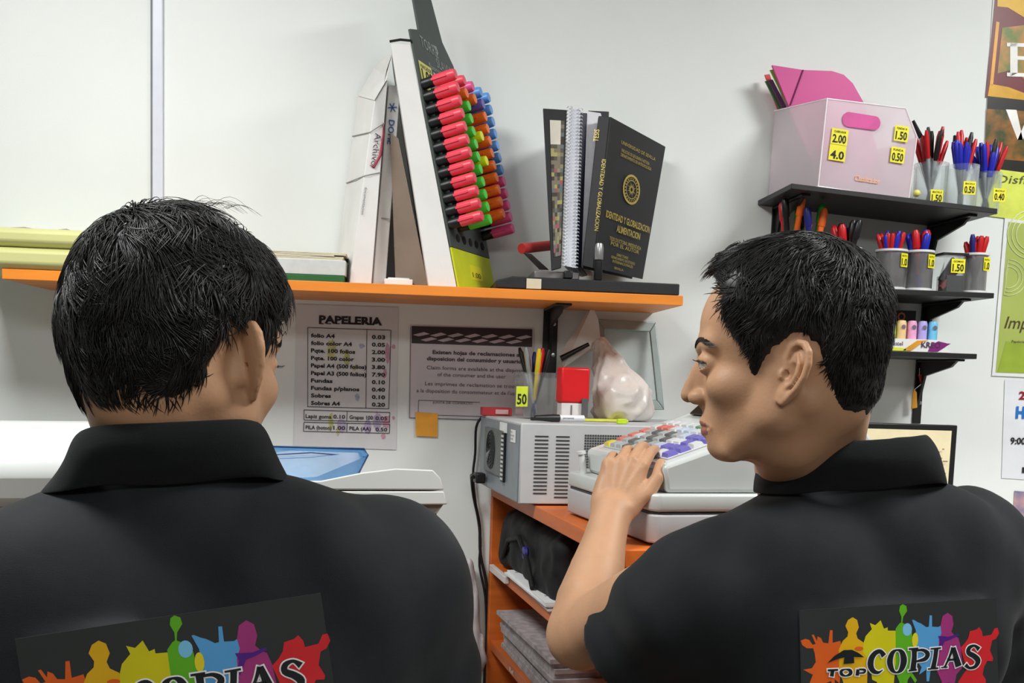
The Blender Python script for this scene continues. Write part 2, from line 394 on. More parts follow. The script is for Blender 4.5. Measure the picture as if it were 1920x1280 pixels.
# --- hand in centimetres: x to the thumb side, y towards the fingertips, z out of the back of the hand, origin at the wrist
def hand(p, curl=(30, 30, 20), thumb=None, spread=1.0):
    o = cap(p, (0, -2.5, 0), (0, .5, 0), 2.5, 2.45) ; q = p * A3(1, 1, 1.35)
    o = ell(p, (0, 0, 0), (2.75, 3.0, 1.95))
    o = un(o, rbox(p, (.0, 4.8, -.1), (3.7, 4.3, 1.25), 1.2), 1.2)
    o = un(o, ell(p, (2.6, 3.0, -.8), (1.6, 3.0, 1.35)), 1.0)
    o = un(o, ell(p, (-2.6, 3.6, -.6), (1.2, 3.2, 1.3)), .8)
    for (x, y, segs, r, dx, extra) in ((2.75, 8.9, (4.3, 2.6, 2.1), .95, .04, 0), (.95, 9.3, (4.8, 3.0, 2.2), .97, .01, 4), (-.95, 8.9, (4.4, 2.8, 2.2), .92, -.02, 8), (-2.75, 8.0, (3.5, 2.1, 1.9), .82, -.06, 10)):
        pt = Vector((x, y, .05)); pts = [pt - Vector((x * .12, 3.5, 0)), pt]; a = 0; rs = [r * .9, r * 1.06]
        for k, L in enumerate(segs):
            a -= math.radians(curl[k] + extra * (k == 0)); pt = pt + Vector((dx * spread * (1 if k < 2 else .5), math.cos(a), math.sin(a))).normalized() * L
            pts.append(pt); rs.append(r * (.94 - .1 * k))
        o = un(o, chain(p, pts, rs), .35)
        o = un(o, ell(p, (x, y, .35), (.85, .95, .85)), .5)
        o = un(o, cap(p, (x * .3, 2.2, .85), (x * .95, y - .8, 1.0), .22, .25), .5)
    th = thumb or [(2.3, 2.2, -.9), (4.0, 4.9, -1.3), (4.6, 8.0, -1.7), (4.4, 10.6, -2.2)]
    o = un(o, chain(p, th, [1.35, 1.25, 1.05, .85]), .8)
    return o
def nails(name_parent, F_world_pts): pass
def arm_mesh(S, E, Wd, hand_R, left, curl=(30, 30, 20), thumb=None, h=.0032, k=1.0, bulge=None, hs=1.0):
    """shoulder, elbow, wrist in metres; hand_R columns = thumb side, fingers, back of hand"""
    S, E, Wd = [np.array(v, float) for v in (S, E, Wd)]; HR = np.array(hand_R)
    fa = Wd - E; ax = fa / np.linalg.norm(fa); z = HR[:, 2]; sd = np.cross(ax, z); sd /= np.linalg.norm(sd)
    def F(p):
        o = chain(p, [S, (S + E) / 2, E - (E - S) * .12, E], [.050 * k, .047 * k, .042 * k, .038 * k])
        m = lambda t: E + fa * t
        o2 = chain(p, [E, m(.25), m(.5), m(.75), m(1.0)], [.040 * k, .0425 * k, .036 * k, .029 * k, .0255 * k])
        o = un(o, o2, .02)
        q = ((p - Wd) @ HR * 100 / hs).astype(np.float32)
        if not left: pass
        o = un(o, hand(q, curl, thumb).astype(np.float32) * .01 * hs, .012)
        return o.astype(np.float32)
    pts = np.stack([S, E, Wd, Wd + HR[:, 1] * .12]); lo = pts.min(0) - .1; hi = pts.max(0) + .1
    V, Q = nets(F, lo, hi, h, margin=.004); return relax(V, Q, 1, .4), Q, F
def merge(ms):
    V = []; Q = []; n = 0
    for v, q in ms: V.append(v); Q.append(q + n); n += len(v)
    return np.concatenate(V), np.concatenate(Q)

# --- the printed card on the polo's back, drawn in the plane of the card (units of the card's width / 1760)
def splat_art(mbs, O, U, Vd, N, s):
    """mbs: function(name, material) -> MB for a layer. 2D art traced in card units."""
    ang = math.atan2(-120, 1760); ca, sa = math.cos(-ang), math.sin(-ang)
    def m2(x, y, z):
        x -= 55; y -= 190; return O + U * ((x * ca - y * sa) * s) + Vd * ((x * sa + y * ca) * s) + N * z
    def poly(pts, z):
        P = [m2(x, y, z) for x, y in pts]; return P
    art = [('orange_splat', (214, 92, 30), [(75, 430), (115, 415), (150, 425), (178, 462), (205, 455), (168, 385), (185, 380), (215, 430), (220, 395), (250, 410), (270, 445), (315, 450), (325, 345), (348, 345), (352, 445), (420, 430), (440, 520), (430, 700), (425, 770), (380, 735), (390, 810), (370, 800), (350, 750), (310, 765), (250, 790), (190, 770), (130, 830), (90, 830), (165, 765), (190, 700), (105, 660), (180, 648), (212, 600), (200, 530), (185, 490), (130, 490), (90, 465)]),
           ('gold_splat', (218, 168, 20), [(520, 240), (560, 262), (577, 320), (555, 370), (570, 410), (620, 440), (650, 480), (665, 600), (670, 900), (500, 900), (450, 740), (420, 700), (408, 500), (440, 430), (480, 395), (485, 360), (458, 310), (480, 262)]),
           ('yellow_splat', (206, 196, 20), [(625, 440), (640, 390), (692, 335), (672, 285), (722, 302), (768, 262), (800, 330), (832, 318), (835, 345), (918, 345), (925, 500), (910, 700), (895, 900), (745, 900), (755, 760), (710, 740), (690, 600), (620, 520)]),
           ('green_splat', (92, 172, 30), [(960, 130), (993, 145), (1001, 185), (968, 232), (962, 280), (1000, 298), (1050, 350), (1068, 470), (1062, 680), (1112, 745), (1095, 768), (1052, 710), (1030, 740), (1012, 860), (990, 860), (985, 760), (950, 850), (930, 850), (955, 760), (920, 690), (912, 500), (903, 330), (935, 288), (952, 278), (952, 232), (930, 185), (936, 145)]),
           ('blue_splat', (84, 158, 214), [(1100, 275), (1130, 285), (1180, 315), (1203, 310), (1206, 218), (1228, 218), (1232, 310), (1290, 312), (1330, 290), (1335, 480), (1300, 560), (1235, 640), (1222, 755), (1200, 755), (1192, 660), (1130, 700), (1150, 640), (1112, 600), (1100, 470), (1085, 340), (1048, 258), (1062, 255)]),
           ('violet_splat', (160, 52, 120), [(1370, 195), (1413, 222), (1427, 290), (1410, 350), (1442, 382), (1475, 400), (1500, 470), (1525, 640), (1470, 700), (1442, 860), (1422, 860), (1410, 765), (1372, 770), (1362, 860), (1342, 860), (1338, 760), (1290, 670), (1300, 550), (1298, 420), (1320, 360), (1308, 300), (1325, 222)]),
           ('red_splat', (212, 38, 46), [(1580, 345), (1640, 330), (1665, 310), (1692, 345), (1700, 385), (1780, 372), (1808, 320), (1838, 315), (1852, 360), (1825, 405), (1790, 420), (1772, 500), (1805, 565), (1800, 590), (1750, 588), (1722, 640), (1712, 700), (1742, 740), (1750, 900), (1500, 900), (1488, 760), (1530, 700), (1562, 660), (1500, 480), (1540, 440), (1568, 400)])]
    def ellp(cx_, cy_, rx, ry, n=16): return [(cx_ + rx * math.cos(2 * PI * i / n), cy_ + ry * math.sin(2 * PI * i / n)) for i in range(n)]
    art += [('light_blue_blob', (120, 190, 225), ellp(1008, 335, 42, 52)), ('yellow_blob', (222, 205, 40), ellp(1082, 420, 28, 60)),
            ('orange_drop', (214, 92, 30), ellp(585, 490, 38, 16)), ('indigo_stroke', (80, 30, 130), [(1290, 385), (1390, 390), (1470, 365), (1480, 380), (1400, 415), (1350, 430), (1310, 520), (1295, 500), (1310, 430)])]
    for i, (nm, c, pts) in enumerate(art):
        b = mbs(nm, mat('print_' + nm, c, .35, var=.03, scale=20)); P = poly(pts, .0007 + i * .00003); b.add(P, [tuple(range(len(P)))])
    # letters as strokes of changing width: white outline below, dark fill above
    def stroke(b, pts, grow, z, closed=False):
        k = len(pts); L = []; Rr = []
        for i, (x, y, wd) in enumerate(pts):
            a = pts[(i - 1) % k if closed else max(i - 1, 0)]; c = pts[(i + 1) % k if closed else min(i + 1, k - 1)]
            dx, dy = c[0] - a[0], c[1] - a[1]; l = math.hypot(dx, dy) or 1; nx, ny = -dy / l, dx / l; hw = wd / 2 + grow
            ex = ey = 0
            if not closed and i == 0: ex, ey = -dx / l * grow, -dy / l * grow
            if not closed and i == k - 1: ex, ey = dx / l * grow, dy / l * grow
            L.append(m2(x + nx * hw + ex, y + ny * hw + ey, z)); Rr.append(m2(x - nx * hw + ex, y - ny * hw + ey, z))
        fs = [(i, (i + 1) % k, k + (i + 1) % k, k + i) for i in range(k if closed else k - 1)]
        b.add(L + Rr, fs)
    def smoothp(pts, closed=False, n=4):
        out = []; k = len(pts)
        for i in range(k if closed else k - 1):
            P0, P1, P2, P3 = [np.array(pts[j % k if closed else min(max(j, 0), k - 1)], float) for j in (i - 1, i, i + 1, i + 2)]
            for t in np.linspace(0, 1, n, endpoint=False):
                out.append(tuple(.5 * (2 * P1 + (P2 - P0) * t + (2 * P0 - 5 * P1 + 4 * P2 - P3) * t * t + (3 * P1 - P0 - 3 * P2 + P3) * t ** 3)))
        if not closed: out.append(tuple(map(float, pts[-1])))
        return out
    S = []
    S.append((smoothp([(806, 548, 46), (772, 512, 34), (728, 525, 40), (695, 570, 50), (690, 625, 52), (715, 668, 40), (760, 682, 22), (800, 660, 6)]), 0))
    S.append((smoothp([(922, 500, 14), (965, 520, 42), (985, 585, 56), (965, 655, 42), (922, 682, 14), (880, 655, 40), (860, 590, 52), (880, 525, 38)], True), 1))
    S.append((smoothp([(1075, 495, 44), (1078, 560, 44), (1070, 660, 50)]), 0)); S.append(([(1025, 492, 14), (1110, 488, 18)], 0)); S.append(([(1030, 668, 12), (1105, 660, 14)], 0))
    S.append((smoothp([(1095, 503, 16), (1155, 500, 24), (1198, 530, 40), (1175, 572, 34), (1095, 592, 14)]), 0))
    S.append((smoothp([(1275, 490, 40), (1268, 560, 38), (1252, 648, 44)]), 0)); S.append(([(1222, 490, 12), (1318, 482, 14)], 0)); S.append(([(1205, 654, 12), (1300, 646, 14)], 0))
    S.append((smoothp([(1425, 478, 26), (1400, 550, 20), (1358, 638, 16)]), 0)); S.append((smoothp([(1432, 478, 34), (1455, 550, 48), (1485, 632, 58)]), 0)); S.append(([(1385, 580, 16), (1460, 574, 18)], 0)); S.append(([(1325, 642, 10), (1385, 638, 10)], 0))
    S.append((smoothp([(1668, 492, 40), (1625, 462, 20), (1578, 480, 34), (1572, 520, 40), (1625, 548, 44), (1662, 585, 48), (1640, 632, 30), (1585, 645, 22), (1548, 618, 36)]), 0))
    S.append(([(315, 664, 16), (405, 660, 16)], 0)); S.append(([(358, 664, 30), (352, 712, 34)], 0))
    S.append((smoothp([(470, 656, 10), (510, 665, 26), (515, 690, 30), (475, 708, 12), (438, 695, 26), (435, 668, 24)], True), 1))
    S.append(([(580, 656, 28), (574, 706, 30)], 0)); S.append((smoothp([(590, 656, 12), (640, 660, 18), (635, 682, 16), (590, 686, 10)]), 0))
    wb = mbs('letter_outline', mat('print_white', (238, 236, 238), .35, var=.01)); db = mbs('letter_fill', mat('print_dark', (24, 30, 34), .35, var=.02))
    for st, cl in S: stroke(wb, st, 9, .0012, cl); stroke(db, st, 0, .00145, cl)
    def grown(pts, g):
        cx_ = sum(x for x, y in pts) / len(pts); cy_ = sum(y for x, y in pts) / len(pts); o = []
        for i, (x, y) in enumerate(pts):
            a = pts[i - 1]; c = pts[(i + 1) % len(pts)]; n1 = (a[1] - y, x - a[0]); n2 = (y - c[1], c[0] - x); l1 = math.hypot(*n1) or 1; l2 = math.hypot(*n2) or 1
            nx, ny = n1[0] / l1 + n2[0] / l2, n1[1] / l1 + n2[1] / l2; l = math.hypot(nx, ny) or 1; o.append((x - nx / l * g, y - ny / l * g))
        return o
    arrow = [(310, 606), (370, 548), (450, 502), (520, 500), (580, 525), (632, 560), (540, 556), (545, 606), (452, 614), (458, 560), (390, 576)]
    for b, g, z in ((wb, 10, .0012), (db, 0, .00145)):
        q = grown(arrow, -g); b.add([m2(x, y, z) for x, y in q], [tuple(range(len(q)))])

def person(name, label, O, f, tilt, roll, neckO, yaw, lean, arms, zl, thick, crown, hlen, nstr, seed, shirtkw, fat=1.0, hd=.0019, hscale=1.0):
    """O: point between the ears, f: azimuth the face points to (from +X), neckO: nape at the collar, yaw: the body's turn"""
    foot = Vector((neckO[0] + math.sin(-yaw) * -.06, neckO[1] + .02, 0))
    root = empty('person', foot, label, 'person')
    Fd = Vector((math.cos(f) * math.cos(tilt), math.sin(f) * math.cos(tilt), -math.sin(tilt)))
    L = Vector((-math.sin(f), math.cos(f), 0)); U = Fd.cross(L)
    Lr = L * math.cos(roll) + U * math.sin(roll); Ur = Fd.cross(Lr)
    Rh = Matrix((Fd, Lr, Ur)).transposed() * hscale; Rn = np.array(Rh); On = np.array(O, float)
    X = Vector((math.cos(yaw), math.sin(yaw), 0)); Y = Vector((-math.sin(yaw), math.cos(yaw), 0)); Z = Vector((0, 0, 1))
    X2 = X * math.cos(lean) + Z * math.sin(lean); Z2 = X2.cross(Y); Rs = np.array(Matrix((X2, Y, Z2)).transposed()); No = np.array(neckO, float)
    S2w = lambda v: No + Rs @ np.array(v, float)
    inv = np.linalg.inv(Rn)
    # body skin: head, neck, upper chest as one surface
    hb = lambda v: On + Rn @ (np.array(v) * .01)
    nko = np.array(shirtkw.get('nko', (0, 0, 0)))
    nk = [hb((-2.6, 0, -1.5)), S2w(np.array((0, .06, .03)) + nko), S2w(np.array((0, .075, -.06)) + nko)]
    nf = [hb((.5, 0, -5.5)), S2w(np.array((0, .09, -.02)) + nko)]
    def Fb(p):
        q = ((p - On) @ inv.T * 100).astype(np.float32)
        o = head(q, True, fat) * .01
        n = chain(p, nk, [.054 * fat, .057 * fat, .056]); n = np.minimum(n, cap(p, nf[0], nf[1], .046 * fat, .05)) if False else un(n, cap(p, nf[0], nf[1], .044 * fat, .046), .02)
        for sgn in (-1, 1):
            n = un(n, cap(p, hb((-2.2, sgn * 5.2, -2.5)), S2w((-sgn * .01 + 0, .11, -.035)), .014, .012), .014)
        o = un(o, n, .018)
        o = un(o, ell((p - No) @ Rs, (0, .085, -.16), (.12, .06, .08)), .03)
        return o.astype(np.float32)
    c = (On + No) / 2
    lo = np.minimum(On - .155, No + [-.15, -.12, -.2]); hi = np.maximum(On + .155, No + [.15, .2, 0])
    V, Q = nets(Fb, lo, hi, hd, margin=.003, coarse=5); V = relax(V, Q, 1, .35)
    ql = ((V - On) @ inv.T * 100)
    ms = [(V, Q)]; armF = []
    for a in arms:
        v, q, Fa = arm_mesh(**a); ms.append((v, q)); armF.append(Fa)
    V2, Q2 = merge(ms)
    ctr = V2[Q2].mean(1); qc = (ctr - On) @ inv.T * 100
    lips = (qc[:, 0] > 7.6) & (np.abs(qc[:, 1]) < 2.3 - np.maximum(0, 9 - qc[:, 0]) * .2) & (qc[:, 2] > -6.15) & (qc[:, 2] < -4.55 - .12 * np.abs(qc[:, 1])) & (qc[:, 0] > 8.3)
    body = np_mesh('body', V2, Q2, [skinA, lipM], root, lips.astype(int))
    # eyes
    for sgn in (1, -1):
        m = MB(); ec = Vector(hb((7.95, sgn * 3.05, 1.3))); Re = Matrix(((Ur), (Lr), (Fd))).transposed()
        m.lathe([(.0002 if a in (0, 12) else .0122 * math.sin(PI * a / 12), -.0122 * math.cos(PI * a / 12)) for a in range(13)], ec, 20, rot=frame(Fd.cross(Ur), Ur))
        eo = m.build('eye', [eyeW, eyeB], root, smooth=60, world=True)
        for pl in eo.data.polygons:
            if (Vector(pl.center) - ec).normalized().dot((Fd - Ur * .18 + Lr * 0).normalized()) > .86: pl.material_index = 1
    # eyebrows: a felt of short hairs along the ridge
    for sgn in (1, -1):
        m = MB(); rs = random.Random(seed + sgn)
        for k in range(240):
            t = rs.random(); b = np.array((9.9 - 2.4 * t ** 1.6, sgn * (1.1 + 3.6 * t), 3.15 + .75 * math.sin(t * 2.6) - .35 * t + rs.uniform(-.28, .28) * (1 - .6 * t)), np.float32)
            d = np.array((-.5 - t, sgn * (.7 + .3 * t), .35 - .6 * t)); d /= np.linalg.norm(d)
            hh = lambda q: head(np.asarray(q, np.float32)[None], False, fat)[0]
            m._r = None
            b2 = b
            m.add([], [])
            m.__dict__.setdefault('pts', []).append((b2, d))
        B = np.array([x[0] for x in m.pts], np.float32); Dd = np.array([x[1] for x in m.pts], np.float32)
        hf = lambda q: head(q, False, fat)
        for _ in range(3): B = B - gradf(hf, B, .05) * (hf(B) - .03)[:, None]
        E2 = B + Dd * .75; E2 = E2 - gradf(hf, E2, .05) * (hf(E2) - .10)[:, None]
        for a, b in zip(B, E2): m.tube([hb(a), (hb(a) + hb(b)) / 2 , hb(b)], [.0004, .0004, .00008], 3)
        m.build('eyebrow', hairM, root, world=True)
        tt = np.linspace(-1, 1, 15); Lp = np.stack([9.2 - .9 * np.clip(tt, 0, 1) ** 2, sgn * (3.3 + 1.35 * tt), 1.2 + .42 * np.sqrt(np.clip(1 - tt * tt, 0, 1))], 1).astype(np.float32)
        for _ in range(4): Lp = Lp - gradf(hf, Lp, .05) * (hf(Lp) - .02)[:, None]
        m = MB(); m.tube([hb(a) for a in Lp], [.0004 + .0006 * math.sqrt(max(0, 1 - t * t)) for t in tt], 6)
        for k in range(22):
            t = rs.uniform(-.9, 1); a = np.array([np.interp(t, tt, Lp[:, i]) for i in range(3)]); m.tube([hb(a), hb(a + np.array((.35, sgn * .25 * t, .02))), hb(a + np.array((.55, sgn * .4 * t, .16)))], [.0003, .0002, .00005], 3)
        m.build('eyelash', hairM, root, world=True)
    make_hair(tuple(inv @ (nk[1] - On) * 100), root, Rh, On, zl, thick, crown, nstr, hlen, .045, seed, mtl=hairM)
    # shirt
    card = shirtkw['card']; CO, CU, CN = [np.array(v, float) for v in card]; CV = np.cross(CU, CN); CV /= np.linalg.norm(CV)
    if CV[2] > 0: CV = -CV
    cw, ch = .225, .150; cc = CO + CU * cw / 2 + CV * ch / 2
    ccf = [cc]
    Rc = np.stack([CU, CV, CN], 1); slv = shirtkw['sleeves']; W = shirtkw.get('wide', 1.0); TZ = shirtkw.get('tz', 0)
    def Fs(p, card=True):
        q = (p - No) @ Rs
        o = ell(q, (0, .085, -.215 + TZ), (.185 * W, .125, .20))
        o = un(o, ell(q, (0, .08, -.46), (.172 * W, .13, .28)), .08)
        o = un(o, ell(q, (0, .085, -.64), (.165 * W, .12, .12)), .06)
        for sg in (-1, 1):
            o = un(o, cap(q, (sg * .03, .045, -.058 + TZ), (sg * .15 * W, .055, -.095 + TZ), .046, .050), .045)
            o = un(o, ell(q, (sg * .09 * W, .005, -.16), (.085, .05, .12)), .05)
        for (S, E, r0, r1, hem) in slv:
            S = np.array(S, float); E = np.array(E, float); d = (E - S) / np.linalg.norm(E - S); o2 = cap(p, S, S + d * hem * 1.25, r0, r1)
            x = (p - S) @ d
            inner = cap(p, S + d * (hem * .8), S + d * hem * 1.6, r1 - .022, r1 - .006)
            o2 = un(o2, cap(p, S, S + d * .001, r0 * 1.02), .03)
            o2 = o2 + .0016 * np.sin(x * 95 + 3 * vnoise(p, 9)) * np.clip((x - .03) / .05, 0, 1)
            o2 = np.maximum(o2, x - hem)
            o = un(o, o2, .035)
        fold = vnoise(p * A3(1, 1, .5), 9) * .0045 + vnoise(p * A3(1.4, 1, .6) + 5, 22) * .0022 + .0038 * np.sin((q[:, 0] + .6 * q[:, 2]) * 60 + 3 * vnoise(p, 6)) * np.clip(vnoise(p + 9, 5) + .1, 0, 1)
        o = o + fold
        if card: o = un(o, rbox(p, ccf[0] - CN * .0135, (cw / 2 - .003, ch / 2 - .003, .010), .006, Rc), .012)
        o = un(o, cap(p * 1.0, S2w((0, .060, -.05)), S2w((0, .058, -.038)), .070, .068), .015)
        nh = np.minimum(chain(p, [S2w((0, .03, .12)), S2w((0, .07, .005))], [.05, .055]), 1)
        o = sub(o, nh, .01)
        return o.astype(np.float32)
    gu, gv = np.meshgrid(np.linspace(0, cw, 16), np.linspace(0, ch, 10)); cp = (CO + gu.reshape(-1, 1) * CU + gv.reshape(-1, 1) * CV).astype(np.float32)
    sh = 0
    for _ in range(4): sh += .004 - np.sort(Fs(cp + (CN * sh).astype(np.float32), False))[3]
    CO = CO + CN * sh; ccf[0] = cc + CN * sh
    lo = No + np.array([-.36, -.22, -.66]); hi = No + np.array([.36, .34, .09])
    for (S, E, r0, r1, hem) in slv: lo = np.minimum(lo, np.minimum(S, E) - .09); hi = np.maximum(hi, np.maximum(S, E) + .09)
    V, Q = nets(Fs, lo, hi, .0055, margin=.008); V = relax(V, Q, 1, .5); np_mesh('polo_shirt', V, Q, shirtM, root)
    # collar: stand and turned-down fall, open at the throat
    ck = shirtkw.get('collar', {}); nA = 72; rows = []; gap = .42
    rxt, ryt = ck.get('top', (.066, .070)); rxb, ryb = ck.get('bot', (.098, .100)); zt = ck.get('z', .028); dp = ck.get('drop', .030)
    cyy = .055
    angs = np.linspace(-PI / 2 - (PI - gap), -PI / 2 + (PI - gap), nA)
    def ring(rx, ry, z, fz, sx=0): return np.stack([rx * np.sign(np.cos(angs)) * np.abs(np.cos(angs)) ** .8, cyy + ry * np.sign(np.sin(angs)) * np.abs(np.sin(angs)) ** .72, z - fz * (1 + np.sin(angs)) ** 2 / 2], 1)
    R0 = ring(rxt - .002, ryt - .002, zt - .035, dp); R1 = ring(rxt - .001, ryt - .001, zt - .004, dp); R2 = ring(rxt + .003, ryt + .003, zt + .001, dp); R3 = ring(rxt + .008, ryt + .008, zt - .005, dp)
    R5 = ring(rxb, ryb, zt - ck.get('h', .036), dp * 1.3); R4 = R3 * .5 + R5 * .5; 
    rws = [R0, R1, R2, R3, R4, R5]; Wv = [No + r @ Rs.T for r in rws]
    for i, tgt in ((5, .0045), (4, .006)):
        v = Wv[i].astype(np.float32)
        for _ in range(7 if i == 5 else 2):
            d = Fs(v); g = gradf(Fs, v, .004); mv = (d - tgt) if i == 5 else np.minimum(d - tgt, 0); mv = np.clip(mv, -.02, .012); v = v - g * mv[:, None] * np.stack([np.full(len(mv), .8), np.full(len(mv), .8), np.where(mv > 0, .8, .25)], 1).astype(np.float32)
        if i == 5:
            kk = 27; zz = np.convolve(np.pad(v[:, 2], kk // 2, mode='edge'), np.ones(kk) / kk, mode='valid'); v[:, 2] = zz
            for _ in range(6):
                d = Fs(v); g = gradf(Fs, v, .004); hz = np.maximum(np.linalg.norm(g[:, :2], axis=1), .35); v[:, :2] -= g[:, :2] / hz[:, None] * np.minimum(d - tgt, 0)[:, None] * .6
            for c_ in (0, 1): v[:, c_] = np.convolve(np.pad(v[:, c_], 3, mode='reflect', reflect_type='odd'), np.ones(7) / 7, mode='valid')
        Wv[i] = v
    VV = np.concatenate(Wv); k = len(Wv); a = np.arange(k - 1)[:, None] * nA + np.arange(nA - 1)[None]; QQ = np.stack([a, a + 1, a + nA + 1, a + nA], -1).reshape(-1, 4)
    co = np_mesh('collar', VV, QQ, collarM, root); q = co.modifiers.new('s', 'SOLIDIFY'); q.thickness = .0028; q.offset = 0; q = co.modifiers.new('u', 'SUBSURF'); q.levels = q.render_levels = 2
    # card
    Uv, Nv, Vv = Vector(CU), Vector(CN), Vector(CV); COv = Vector(CO)
    m = MB(); m.box(COv + Uv * cw / 2 + Vv * ch / 2, (cw, ch, .0012), Matrix((Uv, Vv, Uv.cross(Vv))).transposed())
    cardo = m.build('back_print', blk, root, world=True, label='black rectangular print with rainbow paint splats and the words TOP COPIAS')
    lay = {}
    def mbs(nm, mt): lay[nm] = (MB(), mt); return lay[nm][0]
    splat_art(mbs, COv, Uv, Vv, Nv, cw / 1764)
    for nm, (b, mt) in lay.items(): b.build(nm, mt, cardo, world=True)
    # trousers, shoes (below the frame)
    hipz = No[2] - .62; fx = [S2w((sg * .09, .08, 0))[:2] for sg in (-1, 1)]
    def Ft(p):
        q = (p - No) @ Rs; o = ell(q, (0, .085, -.68), (.165, .12, .12))
        for sg, (x, y) in zip((-1, 1), fx): o = un(o, chain(p, [(x, y, hipz - .05), (x, y + .01, .48), (x, y, .07)], [.088, .062, .05]), .04)
        return o.astype(np.float32)
    V, Q = nets(Ft, (No[0] - .28, No[1] - .15, .03), (No[0] + .28, No[1] + .33, hipz + .07), .012, margin=.01); np_mesh('trousers', V, Q, trouserM, root)
    for x, y in fx:
        Fsh = lambda p: np.maximum(un(ell(p, (x, y + .07, .035), (.047, .11, .045)), ell(p, (x, y, .05), (.042, .06, .055)), .03), -p[:, 2] + .0).astype(np.float32)
        V, Q = nets(Fsh, (x - .08, y - .1, -.01), (x + .08, y + .22, .13), .007, margin=.01); V[:, 2] = np.maximum(V[:, 2], 0); np_mesh('shoe', V, Q, shoeM, root)
    return root, S2w, Fs

def azray(px, py): r = ray(px, py); return math.atan2(r.y, r.x)
# ---- the man at the register, seen in profile
hO = at(1487, 705, 1.10); azr = azray(1487, 705)
E = at(1090, 1190, 1.33); Wd = at(1146, 962, 1.44); nB = at(1640, 862, 1.14)
HF = (at(1172, 874, 1.463) - Wd).normalized(); HB = -ray(1160, 900).normalized() + Vector((-.15, 0, .25)); HB = (HB - HF * HB.dot(HF)).normalized(); HT = HF.cross(HB)
ya = math.radians(11); la = math.radians(4.5)
bd = (nB, ya)
def loc(v, N_, y_, l_=0):
    X = Vector((math.cos(y_), math.sin(y_), 0)); Y = Vector((-math.sin(y_), math.cos(y_), 0)); X2 = X * math.cos(l_) + Vector((0, 0, 1)) * math.sin(l_); Z2 = X2.cross(Y)
    return N_ + X2 * v[0] + Y * v[1] + Z2 * v[2]
S_l = loc((-.190, .06, -.128), nB, ya, la); SLV = (E - S_l).length * .56; S_r = loc((.178, .07, -.135), nB, ya, la)
E_r = loc((.24, .12, -.38), nB, ya, la); W_r = loc((.12, .34, -.36), nB, ya, la)
rHF = (loc((.02, .4, -.33), nB, ya) - W_r).normalized(); rHB = Vector((.1, .1, 1)); rHB = (rHB - rHF * rHB.dot(rHF)).normalized(); rHT = -rHF.cross(rHB)
crN = Vector((math.sin(ya - .03), -math.cos(ya - .03), .10)).normalized()
crO = at(1492, 1142, 1.085); crU = (at(1882, 1118, 1.135) - crO).normalized(); crN = (crN - crU * crN.dot(crU)).normalized()
zlR = ([-14, -9, -5.5, -4.4, -3.8, -3.2, -1.6, .4, 1.6, 2.2, 3.2, 3.9, 5.2, 6.0, 6.4, 6.6, 8.0, 9.5], [-4.4, -4.3, -3.7, -2.4, .3, 2.6, 3.9, 3.3, 2.2, .2, .0, 1.8, 3.9, 4.9, 6.0, 9.3, 9.8, 12])
thR = lambda p: lerp1(p[..., 2], [-5, 2, 6, 10, 13], [.25, .35, .6, 1.4, 1.8]) + np.clip((p[..., 0] - 4) / 4, 0, 1) * np.clip((p[..., 2] - 8) / 3, 0, 1) * .5
ROOT_R, S2wR, FsR = person('person', 'man in profile in a black polo shirt, one hand on the cash register keys', hO, azr + PI / 2 - math.radians(7), math.radians(2), math.radians(0), nB, ya, la,
    [dict(S=S_l, E=E, Wd=Wd, hand_R=Matrix((HT, HF, HB)).transposed(), left=True, h=.0022, hs=.86, curl=(34, 20, 12), thumb=[(2.5, 2.0, -.5), (4.6, 4.6, -.3), (5.5, 7.6, -.1), (5.3, 10.2, -.5)]), dict(S=S_r, E=E_r, Wd=W_r, hand_R=Matrix((rHT, rHF, rHB)).transposed(), left=False, h=.004)],
    zlR, thR, (-5.5, .5, 13), lambda p: lerp1(p[:, 2], [-4, 3, 8, 13], [.9, 1.6, 2.4, 3.0]), 9500, 11,
    dict(card=(crO, crU, crN), sleeves=[(S_l - Vector((0, 0, .018)), E - Vector((-.03, 0, .045)), .066, .074, SLV), (S_r, E_r, .066, .066, .2)], collar=dict(z=.024, drop=.016, top=(.073, .076), bot=(.100, .100)), nko=(-.022, .022, 0), tz=-.014), hd=.0014)
FLARE[0] = 62; WAVE[0] = 1.5
# ---- the man seen from behind
hL = at(330, 690, .90); nL = at(330, 868, .86); yL = azray(330, 868) - PI / 2 + math.radians(4); ln = math.radians(3.5)
S2l = loc((-.186, .06, -.135), nL, yL, ln); S2r = loc((.188, .06, -.135), nL, yL, ln)
E2l = loc((-.25, .14, -.36), nL, yL, ln); E2r = loc((.25, .14, -.36), nL, yL, ln); W2l = loc((-.16, .36, -.42), nL, yL, ln); W2r = loc((.16, .36, -.42), nL, yL, ln)
def hfr(W_, T_, left):
    a = (Vector(T_) - Vector(W_)).normalized(); b = Vector((0, 0, 1)); b = (b - a * b.dot(a)).normalized(); c = a.cross(b) * (1 if left else -1); return Matrix((c, a, b)).transposed()
clO = at(38, 1192, .80); clU = (at(598, 1108, .825) - clO).normalized(); clN = Vector((math.sin(yL), -math.cos(yL), .10)); clN = (clN - clU * clN.dot(clU)).normalized()
zlL = ([-14, -9, -6, -4.6, -3.8, -3.2, -1.6, .4, 1.4, 3.0, 4.0, 5.4, 6.6, 8.0, 9.5], [-6.6, -6.4, -5.6, -4.0, -.4, 2.4, 3.4, 3.2, 1.2, 1.2, 3.0, 5.2, 7.0, 9.0, 16])
thL = lambda p: lerp1(p[..., 2], [-4, 0, 3, 8, 12], [.35, .5, .8, .9, .9])
